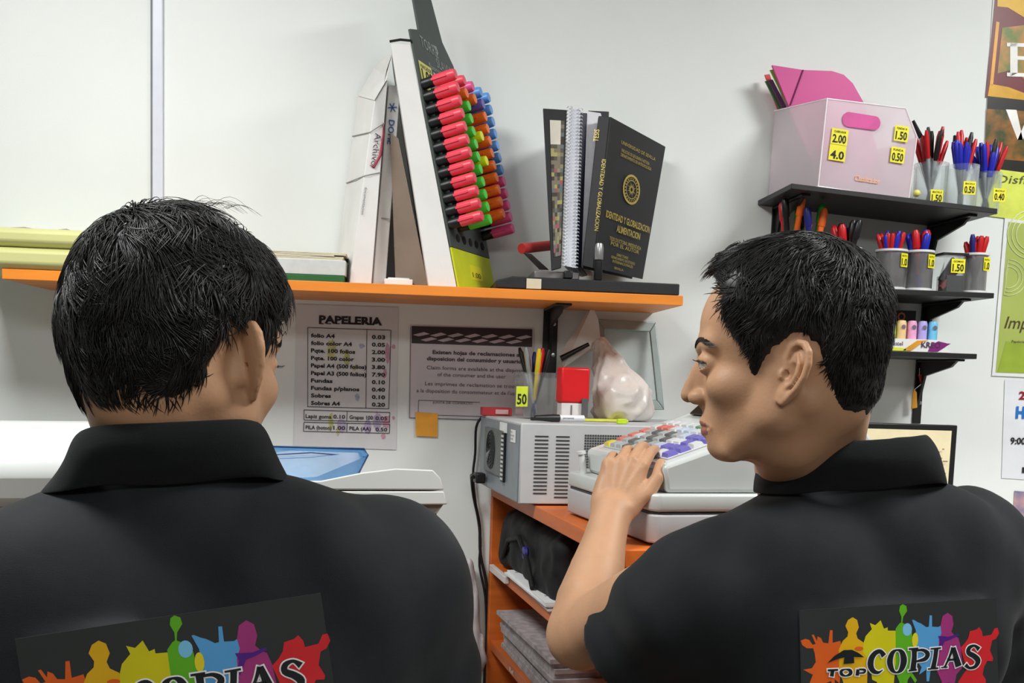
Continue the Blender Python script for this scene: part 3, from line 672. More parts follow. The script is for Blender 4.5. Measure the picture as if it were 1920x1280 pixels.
ROOT_L, S2wL, FsL = person('person', 'man seen from behind with thick black hair, in a black polo shirt', hL, azray(330, 690) - math.radians(39), math.radians(8), math.radians(-3), nL, yL, ln,
    [dict(S=S2l, E=E2l, Wd=W2l, hand_R=hfr(W2l, loc((-.05, .45, -.42), nL, yL), True), left=True, h=.004), dict(S=S2r, E=E2r, Wd=W2r, hand_R=hfr(W2r, loc((.05, .45, -.42), nL, yL), False), left=False, h=.004)],
    zlL, thL, (-5.0, 2.0, 13), lambda p: lerp1(p[:, 2], [-4, 3, 8, 13], [1.6, 2.8, 3.6, 4.2]), 11000, 5,
    dict(card=(clO, clU, clN), sleeves=[(S2l, E2l, .068, .072, .20), (S2r, E2r, .068, .072, .2)], collar=dict(z=.034, h=.031, top=(.070, .072), bot=(.088, .092)), wide=1.10), fat=1.08)
hairL = [c for c in ROOT_L.children if c.name.startswith('hair')][0]; rs = random.Random(8); m = MB()
for k in range(16):
    x = rs.uniform(350, 430); w_ = rs.uniform(40, 90); hgt = rs.uniform(14, 34); y = 386 + max(0, x - 390) * .15; dd = .90 + rs.uniform(-.02, .02)
    m.tube([at(x + w_ * t, y - hgt * math.sin(PI * t * .9) * (1 - .3 * t) + 18 * t, dd) for t in (0, .15, .3, .45, .6, .75, .9, 1)], [.00022, .0002, .0002, .00018, .00016, .00014, .0001, .00004], 4)
so = m.build('stray_hairs', hairM, hairL, world=True); so['kind'] = 'stuff'

# ================================================================ the orange shelf and what stands on it
orange = mat('shelf_orange_laminate', (228, 134, 44), .4, var=.05, scale=5, stretch=(1, 6, 6), bump=.05)
blackmetal = mat('black_metal', (22, 22, 23), .45, var=.05)
blackpl = mat('black_plastic', (26, 26, 28), .4)
paperW = mat('paper_white', (226, 228, 228), .7, var=.015)
cardW = mat('cardboard_white', (224, 222, 220), .6, var=.02, scale=10, bump=.1, bscale=300)
cardK = mat('cardboard_shade_brown', (136, 120, 106), .8, var=.04, scale=15, bump=.1)  # the brown carries the shade inside the white easel
ink = mat('ink_black', (30, 27, 30), .7)
yel = mat('price_tag_yellow', (232, 222, 30), .5, var=.02)
gold = mat('gold_foil', (196, 172, 84), .4, metal=.3, var=.08, scale=300)
def vz(x, y, z): return Vector((x, y, z))
SZ = 1.659
o = empty('wall_shelf', (-.12, 0, SZ - .018), 'long orange laminate wall shelf carrying boxes, highlighters and books', 'shelf')
mb = MB(); mb.box((-.117, -.125, SZ - .009), (1.206, .25, .018)); mb.build('shelf_board', orange, o, bevel=.001, world=True)
def bracket(parent, x, ztop, arm, drop, w=.022, name='bracket', t=.004, ydir=-1):
    b = MB(); b.box((x, -t / 2 - .001, ztop - drop / 2), (w, t, drop)); b.box((x, -arm / 2, ztop - t / 2 - .0005), (w, arm, t))
    b.prism([(x - .003, -.004, ztop - .004), (x - .003, -arm * .93, ztop - .004), (x - .003, -arm * .80, ztop - .016), (x - .003, -.03, ztop - .034), (x - .003, -.012, ztop - drop * .6), (x - .003, -.004, ztop - drop * .75)], (1, 0, 0), .006)
    q = b.build(name, blackmetal, parent, bevel=.0008, world=True)
    s = MB()
    for zz in (.03, .03 + drop * .45): s.lathe([(.0001, 0), (.004, .0), (.004, .0015), (.0001, .002)], (x + w * .25, -t - .001, ztop - zz), 8, rot=Matrix.Rotation(PI / 2, 3, 'X'))
    s.build('screw', mat('screw_steel', (170, 172, 174), .3, metal=.8), q, world=True)
xb = on_y(1031, 630, 0).x
bracket(o, xb, SZ - .018, .20, .14, w=.030)
bracket(o, -.62, SZ - .018, .20, .14, w=.030)

# --- highlighter display: slanted black board on a white cardboard easel
nb, nt = Vector((.072, -.22, SZ)), Vector((-.030, -.22, 2.117))         # edge near the camera, bottom and top
wv = (Vector((.153, -.05, SZ)) - nb); wv.z = 0; Wd_ = wv.length; wu = wv.normalized(); hu = (nt - nb).normalized(); bn = wu.cross(hu); bn = bn if bn.x > 0 else -bn
H_ = (nt - nb).length
BP = lambda a, b, c=0: nb + wu * (a * Wd_) + hu * b + bn * c          # board coordinates
disp = empty('highlighter_display', nb, 'tall black counter display board on a white cardboard easel, filled with highlighter pens', 'display stand')
grn = mat('display_board_dark_grey', (66, 74, 71), .5, var=.02)
lime = mat('display_foot_lime', (204, 214, 30), .5, var=.02)
b = MB(); z0 = .075
b.prism([BP(0, z0), BP(1, z0 + .0), BP(1, H_ * .955), BP(.80, H_ * 1.03), BP(.68, H_ * 1.24), BP(.25, H_ * 1.24), BP(.23, H_ * 1.01), BP(.0, H_ * .985)], bn, .004); b.build('board', grn, disp, world=True)
b = MB(); b.prism([BP(0, 0), BP(1, 0), BP(1, z0 - .001), BP(0, z0 - .001)], bn, .0035); ft = b.build('foot_panel', lime, disp, world=True, label='lime yellow lower panel')
b = MB(); b.prism([BP(.38, .022, .0036), BP(.68, .022, .0036), BP(.68, .05, .0036), BP(.38, .05, .0036)], bn, .0004); b.build('price_tag', yel, ft, world=True)
b = MB(); put_text(b, '1.00', BP(.42, .027, .0041), wu, hu, width=.040, height=.010); b.build('lettering', ink, ft, world=True)
b = MB(); b.prism([BP(0, 0, -.001), BP(0, H_ * .93, -.001), BP(0, H_ * .93, -.001) - Vector((.035, 0, 0)), BP(0, 0, -.001) - Vector((.052, 0, 0))], (0, 1, 0), .165); b.build('easel_side', cardW, disp, bevel=.001, world=True)
b = MB(); b.prism([BP(0, H_ * .60, -.002) - Vector((.052, -.06, 0)), BP(0, .0, -.002) - Vector((.05, -.06, 0)), BP(0, 0, -.002) - Vector((.112, -.06, 0)), BP(0, H_ * .62, -.002) - Vector((.065, -.06, 0))], (0, 1, 0), .09); b.build('easel_back', cardK, disp, world=True, label='inner face of the easel, its shade painted in brown')
b = MB(); b.tube([BP(0, H_ * .93, -.002) - Vector((.036, .001, -.003)), BP(0, H_ * .935, 0) - Vector((.018, .002, -.004)), BP(0, H_ * .94, .003) - Vector((0, .002, 0))], .0022, 6); b.build('cord', blackpl, disp, world=True)
b = MB(); prt = mat('print_pale_grey', (150, 158, 152), .5)
put_text(b, 'TORRE', BP(.20, H_ * .945, .0042), (wu * .93 - hu * .02), hu, width=.075, height=.020); put_text(b, 'SLAVIA', BP(.52, H_ * .90, .0042), wu, hu, width=.070, height=.018)
put_text(b, 'fluorescentes', BP(.30, H_ * .875, .0042), wu, hu, width=.105, height=.010)
b.add([BP(.5, H_ * .985, .0044), BP(.6, H_ * .99, .0044), BP(.62, H_ * .965, .0044), BP(.56, H_ * .945, .0044), BP(.59, H_ * .97, .0044)], [(0, 1, 2, 3, 4)])
b.build('lettering', prt, disp, world=True)
b = MB(); b.prism([BP(.05, H_ * .77, .0045), BP(.34, H_ * .77, .0045), BP(.34, H_ * .875, .0045), BP(.05, H_ * .875, .0045)], bn, .0005); tg = b.build('price_tag', mat('price_tag_pale_yellow', (214, 218, 120), .5), disp, world=True)
b = MB(); put_text(b, '1.00', BP(.075, H_ * .80, .0052), wu, hu, width=.046, height=.022, bold=.02); put_text(b, 'MARCADOR', BP(.075, H_ * .85, .0052), wu, hu, width=.046, height=.007); b.build('lettering', ink, tg, world=True)
b = MB(); b.prism([BP(.38, H_ * .785, .0045), BP(.60, H_ * .785, .0045), BP(.60, H_ * .855, .0045), BP(.38, H_ * .865, .0045)], bn, .0005); b.build('clear_tag', mat('pale_blue_tag', (176, 204, 214), .3), disp, world=True)
b = MB()
for k in range(5): c = BP(.2 + .16 * k, .095, .0045); b.lathe([(.0001, 0), (.008, 0), (.008, .0006), (.0001, .0007)], c, 12, rot=frame(wu, hu))
b.build('empty_hole', mat('hole_black', (12, 12, 12), .9), disp, world=True)
# highlighters pushed through the board
def hl_colour(n, c): return mat('highlighter_' + n, c, .35, var=.02, spec=.5)
coral = hl_colour('coral', (240, 72, 92)); oran = hl_colour('orange', (248, 112, 32)); green = hl_colour('green', (78, 208, 62)); yelo = hl_colour('yellow', (232, 236, 24)); blue_ = hl_colour('blue', (96, 156, 226)); pink_ = hl_colour('pink', (232, 84, 150)); purp_ = hl_colour('purple', (112, 92, 176))
Rpen = frame(wu, hu + bn * .28, None); Zp = (bn * .97 + hu * .03).normalized(); Rpen = frame(wu, Zp.cross(wu)); Rpen = Matrix((wu, Zp.cross(wu), Zp)).transposed()
def make_highlighter(label, m):
    h = empty('highlighter', (0, 0, 0), label, 'highlighter', 'highlighters on the display board')
    b = MB(); b.lathe([(.0060, -.014), (.0096, -.012), (.0098, .014), (.0082, .016), (.0082, .022)], n=12); b.build('barrel', blackpl, h, smooth=40)
    b = MB(); b.lathe([(.0102, .0), (.0104, .003), (.0103, .037), (.0090, .042), (.0001, .0425)], (0, 0, .015), 12); c_ = b.build('cap', m, h, smooth=40)
    b = MB(); b.box((-.0108, 0, .028), (.0016, .004, .030)); b.build('clip', m, c_)
    return h
def dup_tree(o, parent=None):
    c = o.copy(); COL.objects.link(c)
    if parent is not None: c.parent = parent
    for ch in list(o.children): dup_tree(ch, c)
    return c
proto = {}
layout = [(0, r, coral, 'coral red') for r in range(12)]
layout += [(1, 0, coral, 'coral red'), (1, 1, oran, 'orange')] + [(1, r, green, 'bright green') for r in range(2, 12)]
layout += [(2, 0, pink_, 'pink'), (2, 1, oran, 'orange'), (2, 4, yelo, 'yellow'), (2, 6, yelo, 'yellow')]
layout += [(3, 0, blue_, 'sky blue'), (3, 1, purp_, 'violet blue')] + [(3, r, oran, 'orange') for r in range(2, 11)]
layout += [(4, r, blue_, 'sky blue') for r in range(0, 7)] + [(4, r, pink_, 'pink') for r in range(7, 12)]
ordn = ['topmost', 'second from the top', 'third from the top', 'fourth from the top', 'fifth from the top', 'sixth from the top', 'seventh from the top', 'eighth from the top', 'ninth from the top', 'tenth from the top', 'eleventh from the top', 'lowest']
coln = ['front column', 'second column', 'third column', 'fourth column', 'column nearest the wall']
for (c_, r_, m_, nm) in layout:
    lb = '%s highlighter, %s in the %s' % (nm, ordn[r_], coln[c_])
    if nm not in proto: h = proto[nm] = make_highlighter(lb, m_)
    else: h = dup_tree(proto[nm]); h['label'] = lb
    h.matrix_world = Matrix.Translation(BP(.06 + .215 * c_, .368 - .0228 * r_, .012)) @ Rpen.to_4x4()

# --- white archive boxes
def hexcorners(b4, t4): return [Vector(p) for p in b4] + [Vector(p) for p in t4]
def abox(label, b4, t4, extra=None):
    bx = empty('archive_box', b4[0], label, 'box', 'white archive boxes on the orange shelf')
    MB().hexa(hexcorners(b4, t4)).build('body', cardW, bx, bevel=.0015, world=True); return bx
B0 = on_y(655, 520, -.215); B1 = on_y(697, 524, -.20); T0 = on_y(702, 190, -.19); T1 = on_y(727, 150, -.175)
for p_ in (B0, B1): p_.z = SZ + .001
B3 = Vector((B0.x - .045, -.012, SZ + .001)); B2 = Vector((B1.x - .045, -.012, SZ + .001)); T3 = Vector((T0.x - .040, -.012, 2.04)); T2 = Vector((T1.x - .04, -.012, 2.06))
bx1 = abox('white cardboard archive box with a red and blue script logo on its spine', [B0, B1, B2, B3], [T0, T1, T2, T3])
b = MB(); a_ = T0 + Vector((0, 0, .002)); c_ = T3 + Vector((0, 0, .002)); tip = T1 + Vector((.008, .01, .055)); b.prism([a_, T1 + Vector((0, 0, .004)), tip, c_ + Vector((.03, 0, .055)), c_], Vector((.3, -1, 0)), .0015); b.build('lid_flap', cardW, bx1, world=True)
b = MB(); b.prism([T1 + Vector((-.004, -.003, .005)), tip + Vector((0, -.003, -.002)), T1 + Vector((-.002, -.003, .018)) * 1.0, T0 * .3 + T1 * .7 + Vector((0, -.003, .004))], Vector((0, -1, 0)), .001); b.build('inside_shadow_gap', blackpl, bx1, world=True, label='shade inside the raised lid, painted as a black sliver')  # black sliver stands for the shade under the white lid
sp = lambda a, t, l=-.0008: (B0 * (1 - a) + B1 * a) * (1 - t) + (T0 * (1 - a) + T1 * a) * t + Vector((.1, -.99, 0)) * -l
upv = (T0 - B0).normalized(); acr = (B1 - B0).normalized()
b = MB()
for t in (.56, .80): b.tube([(B3 * (1 - t) + T3 * t) + Vector((-.001, 0, 0)), sp(0, t + .03, -.0012), sp(1, t - .01, -.0012)], .0010, 5)
b.build('seam', mat('seam_grey', (150, 148, 146), .8), bx1, world=True)
b = MB(); put_text(b, 'Archivo', sp(.40, .79, -.0016), -upv, acr, width=.060, height=.012); b.build('lettering', mat('ink_plum', (70, 40, 70), .6), bx1, world=True)
b = MB(); b.tube([sp(.9, .80, -.001), sp(.98, .74, -.001), sp(.9, .64, -.001), sp(.55, .60, -.001), sp(.3, .63, -.001)], [.0006, .0018, .0026, .0022, .0005], 5); b.build('logo', mat('ink_crimson', (150, 30, 60), .6), bx1, world=True)
b = MB(); put_text(b, 'documentacion', sp(.15, .52, -.0016), -upv, acr, width=.05, height=.005); b.build('lettering', ink, bx1, world=True)
C0 = on_y(699, 524, -.17); C1 = on_y(723, 526, -.16); D0 = on_y(729, 160, -.15); D1 = on_y(751, 160, -.14)
for p_ in (C0, C1): p_.z = SZ + .001
bx2 = abox('narrow white archive box lettered DOHE beside the easel', [C0, C1, Vector((C1.x - .03, -.012, SZ + .001)), Vector((C0.x - .03, -.012, SZ + .001))], [D0, D1, Vector((D1.x - .03, -.012, D1.z)), Vector((D0.x - .03, -.012, D0.z))])
u2 = (D0 - C0).normalized(); a2 = (C1 - C0).normalized(); q2 = lambda a, t: (C0 * (1 - a) + C1 * a) * (1 - t) + (D0 * (1 - a) + D1 * a) * t + Vector((.1, -.99, 0)) * .0015
b = MB(); put_text(b, 'DOHE', q2(.25, .83), -u2, a2, width=.045, height=.011, bold=.02)
cs = q2(.45, .89)
for k in range(3): a = k * PI / 3 + .3; d = u2 * math.cos(a) + a2 * math.sin(a); n_ = u2 * -math.sin(a) + a2 * math.cos(a); b.add([cs - d * .009 + n_ * .001, cs + d * .009 + n_ * .001, cs + d * .009 - n_ * .001, cs - d * .009 - n_ * .001], [(0, 1, 2, 3)])
b.build('logo', mat('ink_blue', (50, 90, 150), .6), bx2, world=True)
b = MB(); b.box(q2(.5, .34), (.022, .002, .002)); b.build('seam', mat('seam_grey', (0, 0, 0)), bx2, world=True)
b = MB(); b.box((-.036, -.14, SZ + .008), (.052, .12, .012)); b.box((-.036, -.14, SZ + .0155), (.04, .1, .003)); tag(b.build('slim_case', cardW, bevel=.003), 'flat white case lying between the archive box and the easel', 'case')

# --- stack behind the man's head
def slab(name, label, cat, x0, x1, y0, y1, z0, z1, m, group=None, bevel=.0015, rz=0):
    b = MB(); b.box(((x0 + x1) / 2, (y0 + y1) / 2, (z0 + z1) / 2), (x1 - x0, y1 - y0, z1 - z0), rotz(rz)); o = b.build(name, m, bevel=bevel); return tag(o, label, cat, group)
xa = on_y(540, 515, -.2).x - .16; xc = on_y(648, 515, -.2).x
slab('folder_box', 'dark green folder at the bottom of the stack, left of the archive box', 'folder', xa, xc, -.235, -.03, SZ, SZ + .012, mat('folder_green', (34, 92, 44), .5))
slab('document_case', 'pale grey document case lying on the green folder', 'case', xa + .01, xc + .002, -.232, -.03, SZ + .0125, SZ + .040, mat('case_pale_grey', (196, 198, 196), .4))
b = MB()
for k in range(6):
    z = SZ + .0412 + k * .0023; b.box((xc - .085 + .004 * (k % 3), -.13, z), (.165 - .010 * (k % 4), .19, .0017), rotz(.02 * (k % 3 - 1)))
tag(b.build('booklet_pile', mat('paper_cream', (214, 204, 180), .7)), 'cream stapled booklets on top of the pale grey case', 'booklets', None)
# yellow files at the far end
x0 = on_y(0, 490, -.25).x - .10; x1 = on_y(150, 490, -.25).x + .05
yf = mat('folder_pale_yellow', (204, 202, 138), .55, var=.04, scale=6)
for k, (z0_, z1_, dx) in enumerate(((SZ, SZ + .038, 0), (SZ + .039, SZ + .071, .012))):
    f = empty('file_folder', ((x0 + x1) / 2, -.13, z0_), ['bulging pale yellow file folder lying on the shelf, lower one', 'pale yellow file folder on top of the other, with papers poking out'][k], 'folder', 'pale yellow file folders')
    b = MB(); n = 14; h = z1_ - z0_; prof = [(-.10, 0), (.115, 0), (.128, h * .25), (.128, h * .8), (.115, h), (-.10, h)]
    pts = [Vector((x0 + dx, -.13 - a, z0_ + c)) for a, c in prof]; b.prism(pts, (1, 0, 0), x1 - x0 - dx); b.build('cover', yf, f, bevel=.004, world=True)
    b = MB()
    for q in range(3): b.box(((x0 + x1) / 2 + dx, -.10 + .004 * q, z0_ + h * (.25 + .25 * q)), (x1 - x0 + .006, .19, .002))
    b.build('papers', paperW, f, world=True)
b = MB(); zt = SZ + .072
for k, (a, c) in enumerate(((-.02, .055), (.065, .115), (.122, .165))):
    pts = [(x0 + .1 + a, -.20, zt), (x0 + .1 + c, -.20, zt), (x0 + .1 + c - .01, -.19, zt + .004), (x0 + .1 + (a + c) / 2, -.18, zt + .009), (x0 + .1 + a + .01, -.19, zt + .005)]
    b.prism([Vector(p) for p in pts], (0, 1, 0), .12)
tag(b.build('loose_papers', mat('paper_grey_dog_eared', (150, 146, 134), .7)), 'dog-eared grey papers lying on the topmost yellow folder', 'papers')

# --- album, wire-bound notebook, books
bt = SZ + .030
flat = empty('ring_binder', (.31, -.12, SZ), 'flat black ring binder lying under the upright books', 'binder')
fx0 = on_y(930, 530, -.235).x; fx1 = on_y(1273, 540, -.235).x
b = MB(); b.prism([Vector((fx0, -.24, SZ + .002)), Vector((fx0 + .0, -.24, SZ + .016)), Vector((fx0 + .03, -.24, SZ + .0235)), Vector((fx1, -.24, SZ + .022)), Vector((fx1, -.24, SZ + .001))], (0, 1, 0), .19); b.build('cover', mat('binder_black', (30, 31, 34), .6, bump=.15), flat, bevel=.002, world=True)
b = MB(); cxm = on_y(1001, 530, -.24).x; b.box((cxm, -.2405, SZ + .0115), (.027, .003, .018)); b.build('spine_label', mat('label_cream', (206, 196, 172), .6), flat, world=True)
# photo album in a dark frame
def P2(px, py, Y): return on_y(px, py, Y)
alb = empty('photo_album', P2(1035, 505, -.2), 'black photo album with a collage window, leaning behind the wire-bound notebook', 'album')
q = [P2(1018, 203, -.205), P2(1063, 206, -.203), P2(1052, 502, -.223), P2(1034, 507, -.225)]
b = MB(); b.prism(q, (.1, 1, 0), .008); b.build('cover', mat('album_black', (28, 28, 30), .5), alb, bevel=.001, world=True)
w1 = lambda a, t: (q[0] * (1 - a) + q[1] * a) * (1 - t) + (q[3] * (1 - a) + q[2] * a) * t + vz(0, -.0012, 0)
b = MB(); rs = random.Random(4); cols = [(206, 200, 186), (120, 112, 96), (84, 78, 68), (150, 84, 94), (140, 132, 92), (96, 106, 112), (160, 150, 96), (60, 52, 46)]
nr = 34
for i in range(nr):
    for j in range(4):
        a0, a1 = .27 + .16 * j, .27 + .16 * (j + 1) + .001; t0, t1 = .07 + .85 * i / nr, .07 + .85 * (i + 1) / nr + .0005
        b.add([w1(a0, t1), w1(a1, t1), w1(a1, t0), w1(a0, t0)], [(0, 1, 2, 3)], 0 if i < 6 and j < 3 else rs.choice((1, 2, 7, 2, 1, 4, 5, 7, 6, 3)))
b.build('collage_print', [mat('collage_%d' % i, c, .3) for i, c in enumerate(cols)], alb, world=True)
nbk = empty('wire_bound_notebook', P2(1072, 505, -.22), 'white wire-bound notebook standing with its coil towards the viewer', 'notebook')
L0, L1 = P2(1068, 202, -.20), P2(1057, 498, -.22); R0_, R1_ = P2(1088, 206, -.195), P2(1079, 502, -.215)
b = MB(); b.hexa([L1, R1_, R1_ + vz(.04, .17, 0), L1 + vz(.04, .17, 0), L0, R0_, R0_ + vz(.04, .17, 0), L0 + vz(.04, .17, 0)]); b.build('pages', mat('paper_lilac_white', (206, 208, 218), .6), nbk, world=True)
b = MB()
for s_, (A_, B_) in enumerate(((L0, L1), (R0_, R1_))):
    for k in range(46):
        c = A_ * (1 - k / 45) + B_ * (k / 45) + vz(0, -.003, 0); b.tube([c + vz(-.0045, .003, 0), c + vz(-.003, -.003, .001), c + vz(.003, -.003, .001), c + vz(.0045, .003, 0)], .0009, 4)
b.build('wire_coil', mat('wire_white', (220, 222, 228), .3, metal=.3), nbk, world=True)
def leanbook(name, label, cat, tl, tr, br, bl, Yf, dep, m, dx=.04):
    T_, U_, V_, W_ = P2(*tl, Yf), P2(*tr, Yf + .005), P2(*br, Yf), P2(*bl, Yf - .005); D = vz(dx, dep, 0); e_ = empty(name, W_, label, cat)
    MB().hexa([W_, V_, V_ + D, W_ + D, T_, U_, U_ + D, T_ + D]).build('cover', m, e_, bevel=.001, world=True); return e_, (T_, U_, V_, W_)
leanbook('thin_book', 'thin navy blue hardback between the notebook and the white booklet', 'book', (1087, 211), (1101, 212), (1089, 500), (1078, 502), -.19, .17, mat('book_navy', (26, 30, 52), .5))
leanbook('white_booklet', 'white paperback booklet squeezed beside the black thesis', 'book', (1101, 208), (1127, 212), (1102, 500), (1090, 500), -.185, .17, mat('booklet_white', (216, 214, 222), .6))
leanbook('black_folder', 'black hardback standing open-cornered behind the thesis', 'book', (1103, 207), (1142, 209), (1135, 500), (1100, 500), -.12, .012, mat('folder_black', (26, 26, 28), .5), .0)
# thesis: hard cover, spine and printed front
th = empty('hardback_thesis', P2(1108, 503, -.22), 'black hardback thesis with gold lettering and round gold emblem, cover turned outward', 'book')
TL, TR, BR, BL = P2(1143, 219, -.215), P2(1246, 275, -.03), P2(1203, 523, -.045), P2(1112, 503, -.225)
STL, SBL = P2(1122, 217, -.205), P2(1092, 498, -.215)
nrm = (TR - TL).cross(BL - TL).normalized(); nrm = nrm if nrm.y < 0 else -nrm
tb = mat('thesis_black_cloth', (40, 41, 42), .55, var=.03, bump=.1, bscale=800, spec=.4)
b = MB(); b.prism([TL, TR, BR, BL], nrm, .0025); fc = b.build('front_cover', tb, th, bevel=.0008, world=True)
b = MB(); off = STL - TL; b.prism([STL, TL, BL, SBL], vz(.6, .8, 0), .004); spn = b.build('spine', tb, th, bevel=.001, world=True)
b = MB(); i_ = -nrm * .002; b.prism([TL * .97 + BL * .03 + i_, (TR * .97 + BR * .03) * .98 + TL * .02 + i_, (BR * .98 + TR * .02) * .98 + BL * .02 + i_, BL * .98 + TL * .02 + i_], -nrm, .020); b.build('pages', mat('page_block', (200, 194, 182), .7), th, world=True)
b = MB(); b.prism([TL - nrm * .024, TR - nrm * .024, BR - nrm * .024, BL - nrm * .024], nrm, .0025); b.build('back_cover', tb, th, world=True)
cu = (TR - TL); cv = (BL - TL); CU_ = cu.normalized(); CV_ = (cv - CU_ * 0).normalized()
cp_ = lambda a, t: TL + cu * a + cv * t + nrm * .0028
b = MB()
for (a, t, s_, wd, h_, bo) in ((.52, .135, 'UNIVERSIDAD DE SEVILLA', .62, .0065, 0), (.48, .185, 'FACULTAD DE GEOGRAFIA E HISTORIA', .5, .006, 0), (.50, .215, 'DEPARTAMENTO DE ANTROPOLOGIA', .55, .006, 0),
        (.48, .645, 'IDENTIDAD Y GLOBALIZACION', .78, .0125, .02), (.50, .715, 'ALIMENTACION', .42, .0125, .02), (.47, .785, 'TESIS DOCTORAL PRESENTADA', .56, .007, 0), (.47, .815, 'POR EL AUTOR', .5, .007, 0), (.44, .875, 'DIRECTORES', .2, .005, 0), (.46, .90, 'DEPARTAMENTO DE ESTUDIOS', .42, .005, 0), (.46, .925, 'INTERNACIONALES', .36, .005, 0), (.40, .965, 'SEVILLA', .16, .004, 0)):
    put_text(b, s_, cp_(a, t), CU_, -CV_, width=wd * cu.length, height=h_, bold=bo, align='c', lift=.0003)
c0 = cp_(.47, .40)
def ringp(r0, r1, n=28):
    A = []
    for i in range(n):
        a = 2 * PI * i / n; d = CU_ * math.cos(a) * 1.25 - CV_ * math.sin(a) * .82 * 1.2
        A += [c0 + d * r0, c0 + d * r1]
    b.add(A, [(2 * i, 2 * i + 1, (2 * i + 3) % (2 * n), (2 * i + 2) % (2 * n)) for i in range(n)])
ringp(.024, .0285); ringp(.0165, .018)
for i in range(16):
    a = 2 * PI * i / 16; d = CU_ * math.cos(a) * 1.25 - CV_ * math.sin(a); e_ = CU_ * -math.sin(a) - CV_ * math.cos(a); b.add([c0 + d * .004 + e_ * .0012, c0 + d * .004 - e_ * .0012, c0 + d * (.015 if i % 2 else .011)], [(0, 1, 2)])
for i in range(22):
    a = 2 * PI * i / 22; d = CU_ * math.cos(a) * 1.25 - CV_ * math.sin(a); e_ = CU_ * -math.sin(a) - CV_ * math.cos(a); b.add([c0 + d * .019 + e_ * .0012, c0 + d * .019 - e_ * .0012, c0 + d * .0225 - e_ * .0012, c0 + d * .0225 + e_ * .0012], [(0, 1, 2, 3)])
gp_ = b.build('gold_print', gold, fc, world=True); gp_['kind'] = 'stuff'
sv = (BL - TL); sa = (TL - STL); s3 = lambda a, t: STL + sa * a + sv * t - vz(.5, .86, 0) * .0006 * 1.5
b = MB(); put_text(b, 'TESIS', s3(.25, .17), -sv.normalized(), -sa.normalized(), width=.022, height=.010); put_text(b, 'IDENTIDAD Y GLOBALIZACION', s3(.75, .28), sv.normalized(), sa.normalized(), width=.13, height=.008, lift=-.0006); gp_ = b.build('gold_print', gold, spn, world=True); gp_['kind'] = 'stuff'
# hole punch with a red grip behind the books, marker in front of them
pu = empty('hole_punch', P2(1000, 505, -.19), 'grey hole punch with a red rubber grip at the end of its lever', 'hole punch')
gs = mat('steel_grey', (128, 122, 124), .4, metal=.4); bz = SZ + .024
b = MB(); b.box((P2(1040, 505, -.17).x, -.15, bz + .008), (.085, .11, .014)); b.build('base', gs, pu, bevel=.002, world=True)
g0, g1 = P2(978, 466, -.20), P2(1034, 460, -.13)
b = MB(); b.tube([g0, g0 * .5 + g1 * .5, g1], .0095, 14); b.build('grip', mat('rubber_red', (168, 38, 36), .5), pu, smooth=40, world=True)
b = MB(); a_ = P2(1012, 505, -.17); b.prism([g0 + vz(.002, 0, -.006), g0 + vz(.018, 0, -.008), a_ + vz(.018, 0, 0), a_], (0, 1, 0), .006); b.build('lever', gs, pu, bevel=.001, world=True)
mk = empty('marker_pen', P2(1122, 520, -.235), 'black marker pen standing upright in front of the thesis, silver cap up', 'marker')
m0 = Vector((P2(1122, 515, -.235).x, -.232, SZ + .0235)); b = MB(); b.lathe([(.0065, 0), (.0078, .002), (.0078, .034), (.006, .036), (.006, .040)], m0, 14); b.build('barrel', blackpl, mk, smooth=40, world=True)
b = MB(); b.lathe([(.0075, 0), (.0082, .002), (.0082, .022), (.0065, .029), (.0001, .031)], m0 + vz(0, 0, .037), 14); b.build('cap', mat('cap_silver', (176, 176, 178), .28, metal=.7), mk, smooth=40, world=True)
x_ = P2(1065, 505, -.228).x; b = MB(); b.box((x_, -.228, SZ + .031), (.016, .02, .014)); tag(b.build('binder_clip', blackpl, bevel=.002), 'small black clip under the wire-bound notebook', 'clip')

# ================================================================ desk, register, machines
ZC = 1.279
du = Vector((.143, -.990, 0)).normalized(); dv = Vector((.990, .143, 0)).normalized(); up_ = Vector((0, 0, 1))
DO = Vector((.160, -.012, 0)); DR = Matrix((dv, -du, up_)).transposed()            # columns: right, to the wall, up
def DP(u, v, z): return DO + du * u + dv * v + up_ * z
def dbox(b, u0, u1, v0, v1, z0, z1, mi=0): b.hexa([DP(u1, v0, z0), DP(u1, v1, z0), DP(u0, v1, z0), DP(u0, v0, z0), DP(u1, v0, z1), DP(u1, v1, z1), DP(u0, v1, z1), DP(u0, v0, z1)], mi); return b
deskM = mat('desk_orange_veneer', (206, 104, 38), .45, var=.08, scale=5, stretch=(1, 1, 8), bump=.05)
dk = empty('counter_shelving', DP(.4, .2, 0), 'orange wooden shelving counter with an open side, holding the cash register', 'cabinet')
W_ = .44; LU = .83
dbox(MB(), 0, LU, 0, W_, ZC - .024, ZC).build('top_board', deskM, dk, bevel=.0015, world=True)
dbox(MB(), .0, .020, 0.0, W_, 0, ZC - .0245).build('side_panel', deskM, dk, bevel=.001, world=True)
dbox(MB(), LU - .02, LU, 0.0, W_, 0, ZC - .0245).build('side_panel', deskM, dk, bevel=.001, world=True)
dbox(MB(), .0205, LU - .0205, W_ - .012, W_, 0, ZC - .0245).build('back_panel', deskM, dk, world=True)
for z in (1.116, .955, .62, .10): dbox(MB(), .0205, LU - .0205, .004, W_ - .0125, z - .020, z).build('shelf_board', deskM, dk, bevel=.001, world=True)
b = MB(); put_text(b, 'Ref.', DP(.20, .0035, .940), du, up_, height=.009, width=.035, bold=.03, lift=.0006); b.build('lettering', mat('print_off_white', (225, 220, 210), .5), dk, world=True)
